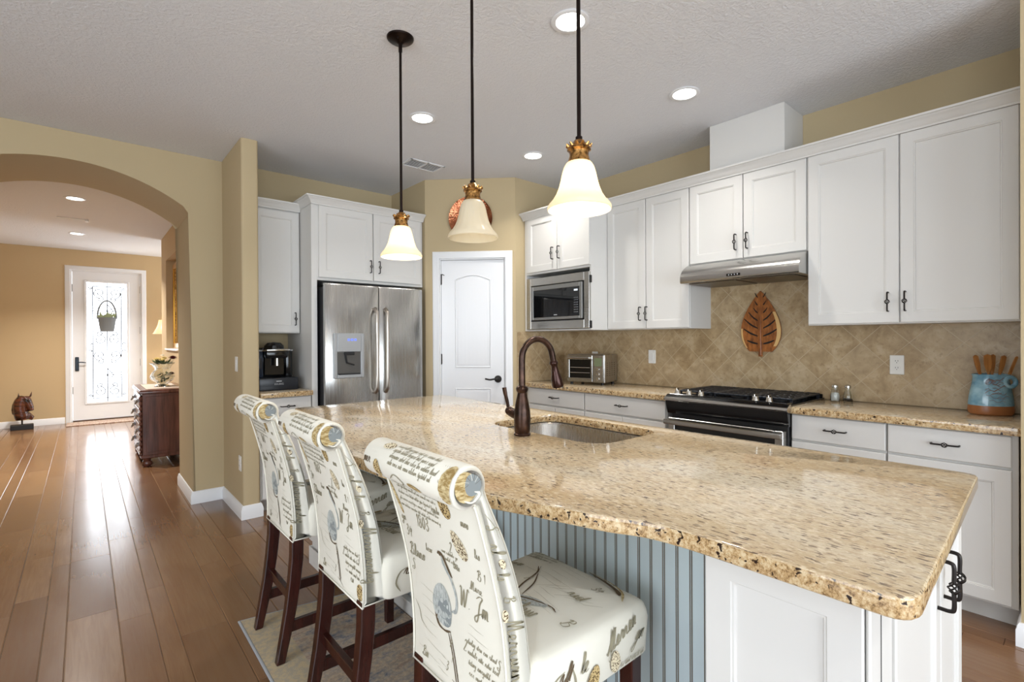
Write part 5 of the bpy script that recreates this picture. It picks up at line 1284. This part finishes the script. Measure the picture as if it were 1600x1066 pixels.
def horse():
    r = thing('horse_head_sculpture', 'carved dark wooden horse head on a black block by the entry wall', 'sculpture', (-.70, 10.40, 0), math.radians(4))
    MB().box(-.125, .125, -.07, .07, .0, .075, .004).build('base', M_blackm, r)
    MB().tube([(0, 0, .07), (0, 0, .15)], .010, 10).build('rod', M_iron, r)
    b = MB()
    for y in (-.03, .03):
        b.tube([(.005, y, .15), (-.0, y, .20), (-.012, y, .27), (-.02, y, .34), (-.012, y*.8, .41), (.005, y*.6, .46), (.02, y*.4, .49)], [.075, .085, .082, .078, .078, .066, .04], 16)
    b.tube([(.02, -.02, .455), (.05, -.045, .43), (.075, -.06, .37), (.092, -.075, .32), (.10, -.085, .28)], [.062, .058, .046, .038, .030], 14)
    b.tube([(.075, -.02, .15), (.092, -.02, .18), (.07, -.02, .215), (.045, -.01, .25)], [.042, .044, .035, .03], 12)
    b.tube([(-.075, 0, .235), (-.078, 0, .30), (-.068, 0, .37), (-.045, 0, .44), (-.015, 0, .48)], [.03, .036, .038, .036, .03], 12)
    b.tube([(.03, -.02, .475), (.05, -.04, .465), (.06, -.055, .44)], [.03, .034, .02], 10)
    for sx, zz in ((-.035, .0), (.085, .01)): b.tube([(sx, -.01, .47+zz), (sx+(.0 if sx < 0 else .012), -.01, .50+zz), (sx+(.0 if sx < 0 else .022), -.01, .555+zz)], [.022, .024, .004], 8, sq=.5)
    o = b.build('head', M_horse, r); m = o.modifiers.new('blend', 'REMESH'); m.mode = 'VOXEL'; m.voxel_size = .007; m.use_smooth_shade = True
    m = o.modifiers.new('soft', 'SMOOTH'); m.iterations = 4
    e = MB()
    for y in (-.001,): e.sphere((.055, -.082, .425), .007, n=8)
    e.build('eye', M_black, r)
horse()
def mirror():
    r = thing('wall_mirror', 'gold-framed arched mirror standing in the hall niche', 'mirror', (NX+.10, 7.9, NZ0+.02), RW)
    w, h = .40, 1.16; f = MB()
    for a in ((-w, -w+.075, 0, h), (w-.075, w, 0, h), (-w+.075, w-.075, 0, .075), (-w+.075, w-.075, h-.075, h)): f.box(a[0], a[1], -.035, -.001, a[2], a[3], .012, seg=2)
    f.build('frame', M_gold, r)
    f = MB(); 
    for a in ((-w+.075, -w+.105, .075, h-.075), (w-.105, w-.075, .075, h-.075)): f.box(a[0], a[1], -.022, -.004, a[2], a[3], .006)
    f.build('inner_liner', M_brass, r)
    MB().box(-w+.1, w-.1, -.012, -.008, .08, h-.08).build('glass', M_hall_mirror, r)
mirror()
def lamp():
    r = thing('floor_lamp', 'lamp with cream flared shade, mostly hidden beyond the hall wall corner', 'lamp', (1.03, 10.2, 0))
    MB().lathe([(0, 0), (.13, 0), (.13, .015), (.03, .03), (0, .03)], 24).build('base', M_bronze, r)
    MB().tube([(0, 0, .03), (0, 0, 1.5)], .011, 10).build('pole', M_bronze, r)
    MB().lathe([(.16, 1.432), (.13, 1.48), (.10, 1.54), (.08, 1.60), (.07, 1.668), (.068, 1.668), (.078, 1.60), (.098, 1.54), (.128, 1.48), (.158, 1.432)], 32).build('lamp_shade', M_fshade, r)
    MB().sphere((0, 0, 1.53), .025).build('bulb', M_bulb, r)
    l = bpy.data.lights.new('lamp_bulb', 'POINT'); l.energy = 9; l.color = (1, .82, .6); l.shadow_soft_size = .03; o = bpy.data.objects.new('lamp_bulb', l); C.objects.link(o); o.parent = r; o.location = (0, 0, 1.56)
lamp()
for p in protos: bpy.data.objects.remove(p)
